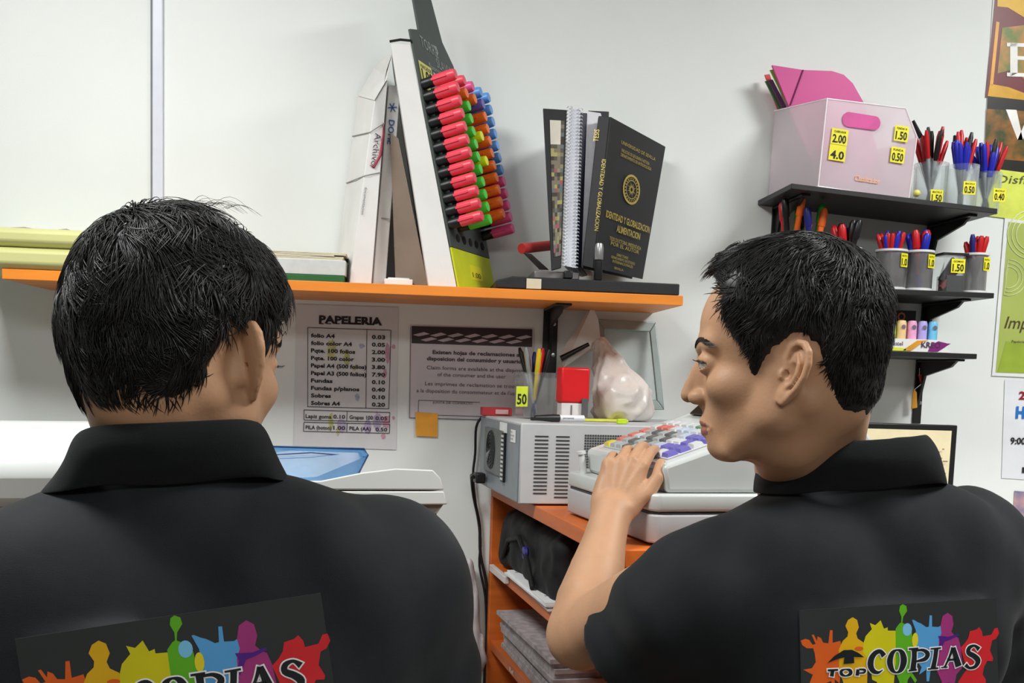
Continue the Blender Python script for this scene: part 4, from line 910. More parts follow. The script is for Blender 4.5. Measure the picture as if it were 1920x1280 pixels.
# things inside
bagM = mat('bag_black_nylon', (13, 13, 16), .7, var=.2, scale=12, bump=.3, bscale=60)
def blob_obj(name, label, cat, F, lo, hi, h, m, rel=1):
    V, Q = nets(F, lo, hi, h, margin=.01); V = relax(V, Q, rel, .5); o = np_mesh(name, V, Q, m); return tag(o, label, cat)
def Fbag(p):
    c = DP(.26, .17, 1.176); q = (p - np.array(c)) @ np.array(DR)
    o = rbox(q, (-.01, .0, .002), (.15, .215, .061), .03); o = un(o, ell(q, (-.05, -.1, .03), (.08, .09, .04)), .03); o = un(o, ell(q, (.02, .12, .02), (.09, .07, .05)), .03)
    o = o + .007 * vnoise(p, 22) + .004 * vnoise(p + 3, 50); return np.maximum(np.maximum(o, -(p[:, 2] - 1.117)), p[:, 2] - 1.253).astype(np.float32)
c = DP(.26, .17, 1.18); bag = blob_obj('shoulder_bag', 'slumped black nylon bag on the upper shelf inside the counter', 'bag', Fbag, (c.x - .2, c.y - .28, 1.10), (c.x + .22, c.y + .26, 1.26), .007, bagM)
b = MB(); b.tube([DP(.09, .008, 1.14), DP(.15, .004, 1.185), DP(.24, .002, 1.205), DP(.31, .0, 1.18), DP(.37, -.002, 1.135)], .005, 8); st = b.build('strap', bagM, bag, smooth=60, world=True)
b = MB(); b.lathe([(.0001, 0), (.011, .001), (.012, .006), (.008, .010), (.0001, .011)], DP(.30, -.004, 1.186), 14, rot=frame(up_, du)); b.build('blue_badge', mat('badge_blue', (44, 40, 130), .4), bag, smooth=50, world=True)
def paper_stack(name, label, u0, u1, v0, v1, z0, n, t, m, jit=.006, seed=1, skew=0):
    rs = random.Random(seed); root = empty(name, DP((u0 + u1) / 2, (v0 + v1) / 2, z0), label, 'papers')
    for k in range(n):
        b = MB(); j = [rs.uniform(-jit, jit) for _ in range(3)]; c = DP((u0 + u1) / 2 + j[0], (v0 + v1) / 2 + j[1], z0 + t * (k + .5)); b.box(c, (v1 - v0, u1 - u0, t * .92), DR @ rotz(j[2] * 4 + skew)); b.build('sheet_bundle', m, root, world=True)
    return root
ps = paper_stack('printed_sheets', 'white printed sheets and booklets on the upper shelf, edges over the board', .17, .47, -.004, .18, 1.1168, 4, .0035, paperW, seed=2)
b = MB()
for k in range(14): b.box(DP(.20 + .018 * k, .035 + .02 * (k % 2), 1.1315), (.055 - .01 * (k % 3), .0022, .0003), DR)
b.build('print_lines', mat('ink_grey', (120, 124, 134), .7), ps, world=True)
paper_stack('newspaper_stack', 'thick stack of grey newspapers on the lower shelf of the counter', .08, .46, .012, .30, .9555, 9, .0085, mat('newsprint_grey', (164, 156, 158), .8, var=.10, scale=60), .007, 3)
b = MB(); dbox(b, .03, .17, -.005, .004, 1.103, 1.1165); bb = b.build('shelf_edging', mat('edge_strip_white', (214, 208, 204), .5), dk, bevel=.001, world=True, label='white paper edging along the upper shelf')

# --- grey metal power unit
pcg = mat('metal_case_grey', (186, 188, 190), .4, var=.015); pcb = mat('metal_back_blue_grey', (134, 142, 150), .4, var=.03, metal=.2)
PN = Vector((.182, -.377, ZC)); pu_ = Vector((.052, -.373, 0)).normalized(); pv = Vector((-pu_.y, pu_.x, 0))      # pu_: towards the viewer, pv: right
PL, PW, PH = .345, .40, .143
def PP(u, v, z): return PN + pu_ * u + pv * v + up_ * z
PR = Matrix((pv, -pu_, up_)).transposed()
pc = empty('computer_case', PP(-PL / 2, PW / 2, 0), 'small grey metal computer case beside the cash register, vent slots facing out', 'computer')
MB().hexa([PP(0, 0, .003), PP(0, PW, .003), PP(-PL, PW, .003), PP(-PL, 0, .003), PP(0, 0, PH), PP(0, PW, PH), PP(-PL, PW, PH), PP(-PL, 0, PH)]).build('case', pcg, pc, bevel=.002, world=True)
MB().hexa([PP(-.006, -.0022, .006), PP(-.006, -.0001, .006), PP(-PL + .006, -.0001, .006), PP(-PL + .006, -.0022, .006), PP(-.006, -.0022, PH - .004), PP(-.006, -.0001, PH - .004), PP(-PL + .006, -.0001, PH - .004), PP(-PL + .006, -.0022, PH - .004)]).build('rear_panel', pcb, pc, bevel=.0005, world=True)
slotM = mat('vent_dark', (58, 60, 62), .8)
for cx0 in (.026, .064):
    for k in range(17):
        if cx0 == .026 and k > 15: continue
        b = MB(); b.box(PP(.0004, cx0 + .011, .121 - .0066 * k), (.024, .0012, .0023), PR); b.build('vent_slot', slotM, pc, world=True)
b = MB()
for i in range(15):
    for j in range(13): b.box(PP(.0004, .116 + .0046 * i, .124 - .0046 * j), (.0030, .0012, .0030), PR)
gr = b.build('perforated_grille', slotM, pc, world=True); gr['kind'] = 'stuff'
# rear: fan grille, port strip, stickers, socket
lp = lambda u, z, o=.0030: PP(-u, -o, z)
RL = Matrix((-pu_, pv, up_)).transposed()
b = MB(); b.box(lp(.20, .080, .004), (.16, .004, .085), RL); b.build('fan_housing', mat('fan_grey_green', (112, 118, 116), .5, metal=.4), pc, bevel=.001, world=True)
b = MB()
for r_ in (.008, .015, .022, .029, .036):
    n = 24; b.tube([lp(.215 + r_ * math.cos(2 * PI * i / n), .082 + r_ * math.sin(2 * PI * i / n), .0075) for i in range(n + 1)], .0011, 4, cap=False)
for a in range(4): b.tube([lp(.215 + .037 * math.cos(a * PI / 4), .082 + .037 * math.sin(a * PI / 4), .007), lp(.215 - .037 * math.cos(a * PI / 4), .082 - .037 * math.sin(a * PI / 4), .007)], .0011, 4)
b.build('fan_guard', mat('wire_dark', (54, 58, 60), .4, metal=.5), pc, world=True)
pt_ = MB(); pt_.box(lp(.11, .075, .005), (.020, .004, .090), RL); pb = pt_.build('port_strip', blackmetal, pc, world=True)
for k in range(11):
    b = MB(); b.box(lp(.11, .036 + .0078 * k, .0078), (.014, .002, .0038), RL); b.build('port_contact', mat('contact_white', (206, 210, 212), .3), pb, world=True)
b = MB(); b.box(lp(.125, .129, .0032), (.060, .0008, .018), RL); b.box(lp(.045, .118, .0032), (.036, .0008, .022), RL); b.build('sticker', paperW, pc, world=True)
b = MB()
for k in range(3): put_text(b, ['COM', 'LAN 10/100', 'S/N 4471'][k], lp(.060, .123 - .006 * k, .0038), pu_, up_, height=.0035)
b.build('lettering', ink, pc, world=True)
# plug and cables
plg = empty('power_cable', PP(-.25, -.02, .02), 'black power cable plugged into the back of the grey computer case', 'cable')
b = MB(); p0 = lp(.27, .022, .002); b.box(p0 - pv * .014, (.020, .030, .020), RL @ rotz(PI / 2) @ rotz(0)); b.build('plug', blackpl, plg, bevel=.003, world=True)
def cable(pts, r, parent=None, name='wire', m=blackpl):
    out = []; P_ = [Vector(p) for p in pts]
    for i in range(len(P_) - 1):
        a, b_, c, d = P_[max(i - 1, 0)], P_[i], P_[i + 1], P_[min(i + 2, len(P_) - 1)]
        for t in (0, .25, .5, .75): out.append(.5 * (2 * b_ + (c - a) * t + (2 * a - 5 * b_ + 4 * c - d) * t * t + (3 * b_ - a - 3 * c + d) * t ** 3))
    out.append(P_[-1]); b = MB(); b.tube(out, r, 8); return b.build(name, m, parent, smooth=60, world=parent is not None)
W0 = lambda px, py, Y=-.012: on_y(px, py, Y)
cable([p0 - pv * .028, W0(884, 893, -.06), W0(888, 930, -.03), W0(899, 985), W0(901, 1040), W0(913, 1100), W0(915, 1180), W0(911, 1225), W0(908, 1290), W0(905, 1420)], .0034, plg)
c2 = cable([W0(905, 780, -.02), W0(893, 800, -.02), W0(891, 850), W0(887, 890), W0(892, 945), W0(901, 1010), W0(899, 1060), W0(910, 1120), W0(912, 1200), W0(907, 1300), W0(900, 1430)], .0026, name='wall_cable'); tag(c2, 'thin black cable running down the wall behind the grey computer case', 'cable')

# --- things on the computer case
CT = ZC + PH + .0005
def on_case(px, Y): r = ray(px, 780); s = (Y - CAM.y) / r.y; return Vector((CAM.x + r.x * s, Y, CT))
clear = mat('clear_plastic', (232, 238, 240), .08, trans=.92, ior=1.2, var=.0, alpha=.55)
def pen_things(cx, cy, z0, r, h, specs, group, lab, seed, pen_len=.148, rr=.0038, capl=.05, vary=(.94, 1.05)):
    """pens standing in a cup: specs = [(cap material, words)]"""
    rs = random.Random(seed); out = []
    for i, (m, wds, kind) in enumerate(specs):
        a = 2 * PI * i / len(specs) * 1.618 * 2 + rs.uniform(-.3, .3); rad = r * (.25 + .68 * ((i * 7) % len(specs)) / len(specs))
        bx, by = cx - rad * .35 * math.cos(a), cy - rad * .35 * math.sin(a); d = Vector((rad * 1.25 * math.cos(a) / h * 1.0, rad * 1.0 * math.sin(a) / h, 1)).normalized()
        e_ = empty(kind, (bx, by, z0 + .003), '%s %s' % (wds, lab), kind.split('_')[-1], group, rot=frame(d.orthogonal(), d.cross(d.orthogonal())))
        L = rs.uniform(*vary); e_.scale = (1, 1, L)
        key = (m.name, kind)
        if key not in _pen:
            b1 = MB(); b1.lathe([(.0008, 0), (rr * .9, .014), (rr, .018), (rr, pen_len - .01)], n=8); b2 = MB(); b2.lathe([(rr * 1.15, 0), (rr * 1.3, .003), (rr * 1.25, capl * .8), (rr * .7, capl)], (0, 0, pen_len - capl), 8); b2.box((rr * 1.6, 0, pen_len - capl * .45), (.0012, .003, capl * .6))
            o1 = b1.build('barrel', penclear if kind == 'ballpoint_pen' else m, e_, smooth=50); o2 = b2.build('cap', m, e_, smooth=50); _pen[key] = (o1, o2)
        else:
            for o_ in _pen[key]: c_ = o_.copy(); COL.objects.link(c_); c_.parent = e_; c_.matrix_parent_inverse = Matrix()
        e_['tipx'] = bx + d.x * .15; out.append(e_)
    byl = {}
    for e_ in out: byl.setdefault(e_['label'], []).append(e_)
    for lb, es in byl.items():
        if len(es) > 1:
            es.sort(key=lambda e: e['tipx']); w_ = lb.split(' in the ')[0].split(' standing')[0]; pl_ = lb[len(w_):].replace(' standing', '')
            for k, e_ in enumerate(es): e_['label'] = '%s, %s from left of its colour%s' % (w_, ORD[k], pl_)
    return out
_pen = {}
ORD = ['first', 'second', 'third', 'fourth', 'fifth', 'sixth', 'seventh', 'eighth', 'ninth', 'tenth', 'eleventh', 'twelfth', 'thirteenth', 'fourteenth', 'fifteenth', 'sixteenth']
penclear = mat('pen_barrel_clear', (190, 194, 198), .2, trans=.4, var=.05)
pred = mat('pen_red', (190, 28, 34), .35); pblue = mat('pen_blue', (34, 40, 170), .35); pblk = mat('pen_black', (24, 24, 26), .35); pyel = mat('pen_yellow', (214, 184, 40), .4); pnav = mat('pen_navy', (34, 36, 110), .35); pgrn = mat('pen_green', (40, 150, 60), .35); pora = mat('pen_orange', (226, 104, 36), .4); psil = mat('pen_silver', (168, 170, 174), .3, metal=.6)
def cup(label, x, y, z, r, h, m, group=None, rim=None, square=False, base=None, rt=None):
    e_ = empty('pen_cup', (x, y, z), label, 'pen cup', group); rt = rt or r; n = 4 if square else 28
    b = MB(); rot = rotz(PI / 4 + .15) if square else None
    k = 1.3 if square else 1
    b.lathe([(r * k * .98, .0015), (r * k, .003), (rt * k, h), (rt * k - .0018, h), (r * k - .0018, .004), (.0005, .004), (.0005, .0015)], (x, y, z), n, rot=rot, cap=False); b.build('cup_wall', m, e_, smooth=None if square else 40, world=True)
    if rim is not None:
        b = MB(); b.lathe([(rt + .0006, h - .004), (rt + .003, h - .003), (rt + .003, h + .001), (rt - .001, h + .001), (rt - .001, h - .004)], (x, y, z), 28, cap=False); b.build('rim', rim, e_, smooth=50, world=True)
        b = MB(); b.lathe([(r + .0006, 0), (r + .003, .0005), (r + .003, .005), (r + .0006, .006)], (x, y, z), 28); b.build('base_ring', rim, e_, smooth=50, world=True)
    return e_
def price(parent, c, u, v, w, h, txt, head='', m=yel):
    u = Vector(u).normalized(); v = Vector(v).normalized(); n = u.cross(v); c = Vector(c)
    b = MB(); b.box(c, (w, h, .0006), Matrix((u, v, n)).transposed()); t = b.build('price_tag', m, parent, world=True)
    b = MB(); put_text(b, txt, c - v * h * .38, u, v, width=w * .82, height=h * .50, bold=.03, align='c', lift=.0006)
    if head: put_text(b, head, c + v * h * .25, u, v, width=w * .72, height=h * .13, bold=.02, align='c', lift=.0006)
    b.build('lettering', ink, t, world=True); return t
XV = Vector((1, 0, 0))
g = on_case(1001, -.16); cpd = cup('clear plastic pen cup with a lime 50 price tag on the computer case', g.x, g.y, CT, .032, .088, clear, rt=.036, square=True)
price(cpd, (g.x - .028, g.y - .038, CT + .042), (1, 0, .02), up_, .022, .038, '50', m=mat('tag_lime', (200, 214, 50), .5))
pen_things(g.x, g.y, CT, .034, .088, [(pred, 'slim red-capped ballpoint', 'ballpoint_pen'), (pblk, 'tall black-capped ballpoint', 'ballpoint_pen'), (pyel, 'yellow barrelled pencil', 'pencil'), (pnav, 'navy blue marker', 'marker'), (psil, 'silver pen', 'ballpoint_pen'), (pblk, 'short black pen', 'marker'), (pyel, 'second yellow pencil', 'pencil'), (pred, 'second red ballpoint', 'ballpoint_pen')], 'pens in the cup on the computer case', 'in the clear cup on the computer case', 9, pen_len=.135)
# red self-inking stamp
g = on_case(1072, -.20); stp = empty('self_inking_stamp', g, 'red self-inking office stamp with a white base on the computer case', 'stamp'); Rz = rotz(.12)
b = MB(); b.box(g + vz(0, 0, .0165), (.050, .034, .033), Rz); b.build('base', mat('stamp_white', (214, 208, 208), .3), stp, bevel=.002, world=True)
b = MB(); b.box(g + vz(0, 0, .066), (.056, .038, .066), Rz); b.build('handle', mat('stamp_red', (204, 24, 30), .35), stp, bevel=.004, world=True)
b = MB(); b.box(g + vz(.021, -.0195, .024), (.012, .002, .036), Rz); b.box(g + vz(-.004, -.0185, .015), (.0015, .002, .028), Rz); b.build('window', mat('stamp_grey', (84, 82, 84), .4), stp, world=True)
# lying marker, red boxes
b0 = on_case(1003, -.315) + vz(0, 0, .007); b1 = on_case(1048, -.30) + vz(0, 0, .007); b2 = on_case(1094, -.285) + vz(0, 0, .007)
lm = empty('marker_pen', b0, 'black and white marker lying along the edge of the computer case', 'marker')
b = MB(); b.tube([b0, b0 * .3 + b1 * .7, b1], [.0045, .007, .007], 12); b.build('cap', blackpl, lm, smooth=40, world=True)
b = MB(); b.tube([b1, b2], .0062, 12); b.build('barrel', mat('marker_white', (220, 220, 224), .35), lm, smooth=40, world=True)
b = MB(); put_text(b, 'permanent', b1 * .85 + b2 * .15 + vz(0, -.0064, -.001), (b2 - b1), up_, height=.004, width=.022); b.build('lettering', ink, lm, world=True)
def smallbox(name, label, cat, px, Y, w, d, h, m, rz=.1, z=0): g_ = on_case(px, Y); b = MB(); b.box(g_ + vz(0, 0, h / 2 + z), (w, d, h), rotz(rz)); return tag(b.build(name, m, bevel=.001), label, cat)
rb_ = smallbox('staple_box', 'flat red box with a pale label behind the pen cup', 'box', 930, -.06, .060, .03, .016, mat('box_red', (186, 54, 60), .5), z=.0)
g = on_case(936, -.06); b = MB(); b.box(g + vz(.004, -.0165, .008), (.026, .001, .009), rotz(.1)); b.build('label_panel', mat('label_pinkish', (216, 170, 170), .6), rb_, world=True)
smallbox('eraser', 'small red eraser lying beside the stamp', 'eraser', 1036, -.24, .030, .012, .010, mat('eraser_red', (186, 50, 44), .6))
smallbox('black_clip', 'small black clip behind the lying marker', 'clip', 1010, -.25, .03, .012, .006, blackpl)
smallbox('note_pad', 'translucent lime sticky-note pad standing near the register', 'note pad', 1172, -.16, .040, .012, .022, mat('pad_lime', (196, 206, 120), .4, trans=.2), .1)
smallbox('lime_folder', 'thin lime green card lying on the computer case', 'card', 1130, -.20, .09, .05, .004, mat('card_lime', (206, 208, 80), .6), .0)
smallbox('tangerine_clip', 'tiny lime and red clip at the top edge of the register', 'clip', 1166, -.30, .018, .008, .009, mat('clip_lime', (190, 220, 30), .5), .3)
# plastic wrapped roll leaning against the frame
bagP = mat('plastic_wrap_milky', (216, 206, 200), .3, var=.03, scale=10, bump=.5, bscale=40, trans=.15)
A_ = on_y(1130, 668, -.10); B_ = on_y(1188, 742, -.14)
def Fw(p):
    o = cap(p, A_ + vz(-.006, 0, .016), B_ + vz(-.024, 0, -.01), .017, .060); o = un(o, cap(p, A_ + vz(0, 0, .02), B_ + vz(.012, -.01, -.02), .012, .030), .01)
    q = p - A_; ang = np.arctan2(q[:, 1], q[:, 0] + q[:, 2] * .4)
    o = o + .007 * np.abs(np.sin(ang * 6 + 5 * vnoise(p, 12))) + .007 * np.abs(vnoise(p, 26)) + .004 * np.abs(vnoise(p + 3, 60)) - .006; return np.maximum(o, CT + .001 - p[:, 2]).astype(np.float32)
blob_obj('wrapped_roll', 'milky plastic-wrapped roll leaning in front of the grey frame', 'package', Fw, (A_.x - .09, -.24, CT - .01), (B_.x + .1, -.02, A_.z + .08), .004, bagP)
# tilted sheet and grey frame
fr = empty('glass_frame', on_y(1180, 770, -.05), 'empty grey-framed glass panel leaning on the wall behind the wrapped roll', 'frame')
Fq = [on_y(1118, 598, -.012), on_y(1228, 604, -.012), on_y(1244, 768, -.045), on_y(1128, 768, -.045)]
frM = mat('frame_grey_green', (150, 160, 158), .35, metal=.3)
ci = sum(Fq, Vector()) / 4; inn = [p + (ci - p) * k for p, k in zip(Fq, (.20, .20, .20, .20))]
inn = [Fq[0] * .89 + Fq[2] * .11, Fq[1] * .89 + Fq[3] * .11, Fq[2] * .89 + Fq[0] * .11, Fq[3] * .89 + Fq[1] * .11]
for i in range(4): j = (i + 1) % 4; MB().prism([Fq[i], Fq[j], inn[j], inn[i]], (0, -1, 0), .008).build('frame_bar', frM, fr, bevel=.0015, world=True)
MB().prism([p + vz(0, -.002, 0) for p in inn], (0, -1, 0), .002).build('glass', mat('glass_pane', (220, 230, 230), .05, trans=.9, alpha=.4), fr, world=True)
b = MB(); q_ = [on_y(1046, 700, -.06), on_y(1112, 574, -.03), on_y(1125, 610, -.03), on_y(1108, 655, -.07)]; b.prism([on_y(1048, 664, -.06), on_y(1111, 572, -.02), on_y(1122, 600, -.02), on_y(1126, 640, -.03), on_y(1056, 690, -.09)], (0, -1, 0), .0012); tag(b.build('curled_sheet', paperW), 'white paper sheet sticking up behind the stamp', 'paper')
b = MB(); b.tube([on_y(1052, 672, -.09), on_y(1104, 645, -.09)], [.006, .004], 8); b.tube([on_y(1052, 690, -.09), on_y(1052, 760, -.09)], [.006, .006], 8); tag(b.build('scissors_case', blackpl, smooth=50), 'black pointed case sticking out between stamp and wrapped roll', 'case')

# --- cash register
N_ = Vector((.318, -.806, ZC)); RLn = .36; ru = (Vector((.251, -.466, 0)) - Vector((.318, -.806, 0))).normalized(); rv = Vector((ru.y, -ru.x, 0))     # ru: to the wall, rv: right
def RP(v, u, z): return N_ + rv * v + ru * u + up_ * z
RR = Matrix((rv, ru, up_)).transposed()
regM = mat('register_grey_white', (204, 207, 205), .28, var=.012, scale=8, spec=.5); regS = mat('register_grey', (180, 178, 180), .38, var=.012)
reg = empty('cash_register', RP(.19, .18, 0), 'grey white electronic cash register on the orange counter', 'cash register')
def rprism(pts2, v0, v1): pass
def ringbox(b, x0, x1, y0, y1, z0, z1, ch):
    P_ = [(x0 + ch, y0), (x1 - ch, y0), (x1, y0 + ch), (x1, y1 - ch), (x1 - ch, y1), (x0 + ch, y1), (x0, y1 - ch), (x0, y0 + ch)]
    b.prism([RP(a, c_, z0) for a, c_ in P_], up_, z1 - z0)
b = MB(); ringbox(b, 0, .38, 0, .35, .004, .043, .012); b.build('cash_drawer', regS, reg, bevel=.003, world=True)
b = MB(); ringbox(b, .003, .377, .003, .347, .0435, .0465, .012); b.build('drawer_gap', mat('gap_dark', (70, 68, 70), .7), reg, world=True)
b = MB(); ringbox(b, 0, .38, 0, .35, .047, .071, .012); b.build('lower_housing', regM, reg, bevel=.004, world=True)
# upper housing: profile across rv (operator side at v = 0)
def lofted(b, secs):
    n = len(secs[0]); vs = [p for s in secs for p in s]; fs = [(i * n + j, i * n + (j + 1) % n, (i + 1) * n + (j + 1) % n, (i + 1) * n + j) for i in range(len(secs) - 1) for j in range(n)]
    fs += [tuple(range(n))[::-1], tuple(range((len(secs) - 1) * n, len(secs) * n))]; b.add(vs, fs)
prof = [(.026, .071), (.020, .108), (.030, .112), (.165, .158), (.20, .172), (.33, .166), (.352, .14), (.358, .071)]
b = MB(); lofted(b, [[RP(a, u, z if z < .08 else z - (.0 if 0 < i < 5 else 0)) for (a, z) in prof] for i, u in enumerate((.012, .018, .30, .315))]); b.build('upper_housing', regM, reg, bevel=.006, world=True)
pn = (RP(.165, .03, .158) - RP(.030, .03, .112)).normalized(); pz = pn.cross(ru); pz = pz if pz.z > 0 else -pz; RK = Matrix((pn, ru, pn.cross(ru))).transposed()
KP = lambda s, u, o=0: RP(.030, 0, .112) + pn * s + ru * u + RK.col[2] * o
klen = (RP(.165, .03, .158) - RP(.030, .03, .112)).length
b = MB(); b.box(KP(klen / 2 + .003, .160, .0012), (klen * .93, .245, .0024), RK); pnl = b.build('keyboard_panel', mat('keyboard_panel_white', (206, 204, 208), .4), reg, bevel=.001, world=True)
kc = {'g': mat('key_grey', (168, 170, 170), .35), 'w': mat('key_pale', (206, 208, 208), .35), 'b': mat('key_violet_blue', (110, 104, 184), .35), 'r': mat('key_salmon', (206, 116, 104), .35), 'y': mat('key_yellow', (214, 196, 70), .35), 'd': mat('key_dark_grey', (96, 98, 98), .35), 'e': mat('key_green', (112, 150, 112), .35), 'l': mat('key_pale_blue', (188, 196, 214), .35)}
rows = ['bbwbbw', 'wbbbbw', 'bbwbww', 'wlwlww', 'dgdgle', 'gdgdlw', 'dgdgww', 'gdgdrw', 'ggwgrw', 'yrrrww']
for i, rw in enumerate(rows):
    for j, ch_ in enumerate(rw):
        b = MB(); u_ = .050 + .0245 * i; s_ = .014 + .0205 * j
        c = KP(s_ + .004, u_, .0024); n8 = []
        for (w2, l2, h2) in ((.0085, .0105, 0), (.0065, .0085, .0055)): n8 += [c + pn * a * w2 + ru * c3 * l2 + RK.col[2] * h2 for a, c3 in ((-1, -1), (1, -1), (1, 1), (-1, 1))]
        b.hexa(n8); b.build('key', kc[ch_], pnl, world=True)
b = MB(); b.hexa([RP(.185, .05, .170), RP(.30, .05, .168), RP(.30, .29, .168), RP(.185, .29, .170), RP(.20, .06, .188), RP(.29, .06, .184), RP(.29, .28, .184), RP(.20, .28, .188)]); b.build('display_housing', blackpl, reg, bevel=.004, world=True)
b = MB(); put_text(b, 'TOTAL', RP(.150, .10, .1585), ru, -pn, height=.006, width=.03, lift=.0008); b.build('lettering', mat('ink_red', (190, 80, 80), .6), reg, world=True)
b = MB(); b.lathe([(.006, 0), (.005, .03), (.0075, .031), (.0075, .036), (.0001, .037)], RP(.012, .300, .071), 12, rot=Matrix.Rotation(-.15, 3, 'Y')); b.build('paper_release_post', mat('post_white', (216, 218, 218), .3), reg, smooth=40, world=True)

# --- monitor behind the man
mo = empty('monitor', Vector((.84, -.17, 1.12)), 'black-framed flat monitor with a beige desktop behind the man in profile', 'monitor')
_tr = on_y(1793, 797, -.17); Mx0, Mx1, Mz0, Mz1, My = _tr.x - .36, _tr.x, _tr.z - .235, _tr.z, -.17
MRz = rotz(.03); mc = Vector(((Mx0 + Mx1) / 2, My, (Mz0 + Mz1) / 2)); 
b = MB(); b.box(mc, (Mx1 - Mx0, .022, Mz1 - Mz0), MRz); b.build('bezel', blackpl, mo, bevel=.002, world=True)
b = MB(); b.box(mc + vz(0, -.0115, 0), (Mx1 - Mx0 - .024, .001, Mz1 - Mz0 - .022), MRz); scn = b.build('screen', mat('screen_beige', (204, 192, 158), .4, var=.02, emit=.35), mo, world=True)
b = MB(); rs = random.Random(6)
for k in range(26): b.box(mc + vz(.145 + rs.uniform(-.02, .012), -.0125, .07 - .006 * k), (rs.choice((.004, .006, .010)), .0006, .0025), MRz)
b.build('desktop_icon', mat('icon_brown', (150, 120, 96), .5), scn, world=True)
b = MB(); b.box((mc.x, My + .03, 1.17), (.05, .02, .14)); b.box((mc.x, My + .02, 1.106), (.2, .16, .012)); b.build('stand', blackpl, mo, bevel=.002, world=True)
ds = empty('white_desk', (1.05, -.35, 0), 'plain white desk carrying the monitor beside the orange counter', 'desk')
b = MB(); b.box((1.22, -.32, 1.09), (.85, .60, .018)); b.build('desk_top', cardW, ds, world=True)
for x_ in (.82, 1.60): b = MB(); b.box((x_, -.32, .54), (.02, .56, 1.08)); b.build('desk_leg', cardW, ds, world=True)

# --- photocopier in front of the man seen from behind
cpM = mat('copier_white', (206, 208, 206), .35, var=.01, scale=5); cpG = mat('copier_grey', (150, 146, 140), .5)
KO = Vector((.052, -.609, 1.307)); ka = math.radians(14); kx = Vector((math.cos(ka), math.sin(ka), 0)); ky = Vector((-math.sin(ka), math.cos(ka), 0))
def KP_(x, y, z): return KO + kx * x + ky * y + up_ * z
cp = empty('photocopier', Vector((-.32, -.5, 0)), 'large white photocopier with raised feeder, in front of the man seen from behind', 'photocopier')
def kbox(b, x0, x1, y0, y1, z0, z1): b.hexa([KP_(x0, y0, z0), KP_(x1, y0, z0), KP_(x1, y1, z0), KP_(x0, y1, z0), KP_(x0, y0, z1), KP_(x1, y0, z1), KP_(x1, y1, z1), KP_(x0, y1, z1)]); return b
kbox(MB(), -.62, -.06, .03, .36, -1.30, -.075).build('cabinet', cpM, cp, bevel=.01, world=True)
b = MB(); b.prism([KP_(-.70, 0, 0), KP_(0, 0, 0), KP_(-.006, 0, .020), KP_(-.70, 0, .024)], ky - up_ * .15, .36); b.build('scanner_bed', cpM, cp, bevel=.002, world=True)
b = MB(); b.prism([KP_(-.70, .0, .026), KP_(-.09, .0, .0225), KP_(-.006, .0, .022), KP_(-.010, .0, .040), KP_(-.018, .02, .041), KP_(-.022, .06, .056), KP_(-.075, .06, .057), KP_(-.13, .06, .050), KP_(-.19, .05, .036), KP_(-.70, .05, .036)][:3] + [KP_(-.012, 0, .040), KP_(-.024, 0, .052), KP_(-.08, 0, .054), KP_(-.13, 0, .048), KP_(-.19, 0, .036), KP_(-.70, 0, .036)], ky - up_ * .15, .34); b.build('platen_lid', cpM, cp, bevel=.002, world=True)
b = MB(); b.prism([KP_(-.05, .02, -.001), KP_(0, .02, -.001), KP_(-.012, .02, -.018), KP_(-.06, .02, -.018)], ky, .30); b.build('tray_support', cpG, cp, world=True)
b = MB()
for a_, c_ in (((-.045, -.018), (-.028, -.044)), ((-.012, -.018), (-.028, -.044)), ((-.045, -.018), (-.012, -.018))): b.tube([KP_(a_[0], .02, a_[1]), KP_(c_[0], .02, c_[1])], .002, 6)
b.build('wire_bracket', mat('wire_brown_black', (46, 34, 32), .4), cp, world=True)
# document feeder: a hump rising to the far side
secs = []
for t, zz in ((0, 0), (.06, .045), (.2, .105), (.5, .125), (.8, .118), (.96, .085), (1, .03)):
    pass
F0 = lambda x, y, z: KP_(x, y, z)
b = MB(); P_ = [(-.0, 0.0), (-.01, .035), (.02, .070), (.07, .084), (.20, .080), (.30, .06), (.34, .03), (.34, 0)]
lofted(b, [[F0(x, -.10 + a_ * 1.15, .026 + z_ * s_ - (.012 if z_ == 0 else 0)) for a_, z_ in P_] for x, s_ in ((-.92, 1.0), (-.40, 1.06), (-.33, 1.0), (-.30, .7))]); b.build('document_feeder', cpM, cp, bevel=.012, world=True)
# translucent blue output tray
tr = mat('tray_blue_translucent', (88, 136, 182), .15, trans=.35, var=.08, scale=12, spec=.5); trd = mat('tray_edge_navy', (36, 60, 104), .3)
Tq = [at(480, 836, 1.66), at(683, 841, 1.66), at(690, 853, 1.66), at(673, 886, 1.62), at(630, 912, 1.56), at(470, 905, 1.52)]
tn = (Tq[1] - Tq[0]).cross(Tq[4] - Tq[0]).normalized(); tn = tn if tn.y < 0 else -tn
b = MB(); b.prism(Tq, -tn, .003); ot = b.build('output_tray', tr, cp, bevel=.0008, world=True, label='translucent blue paper tray')
b = MB(); b.tube([Tq[0], Tq[1], Tq[2], Tq[3]], .0014, 6); m1 = Tq[0] * .70 + Tq[5] * .30 + tn * .001; m2 = Tq[2] * .85 + Tq[3] * .15 + tn * .001; b.tube([m1, m1 * .5 + m2 * .5 + up_ * .006, m2], .0009, 5); b.build('tray_rim', trd, ot, smooth=60, world=True)

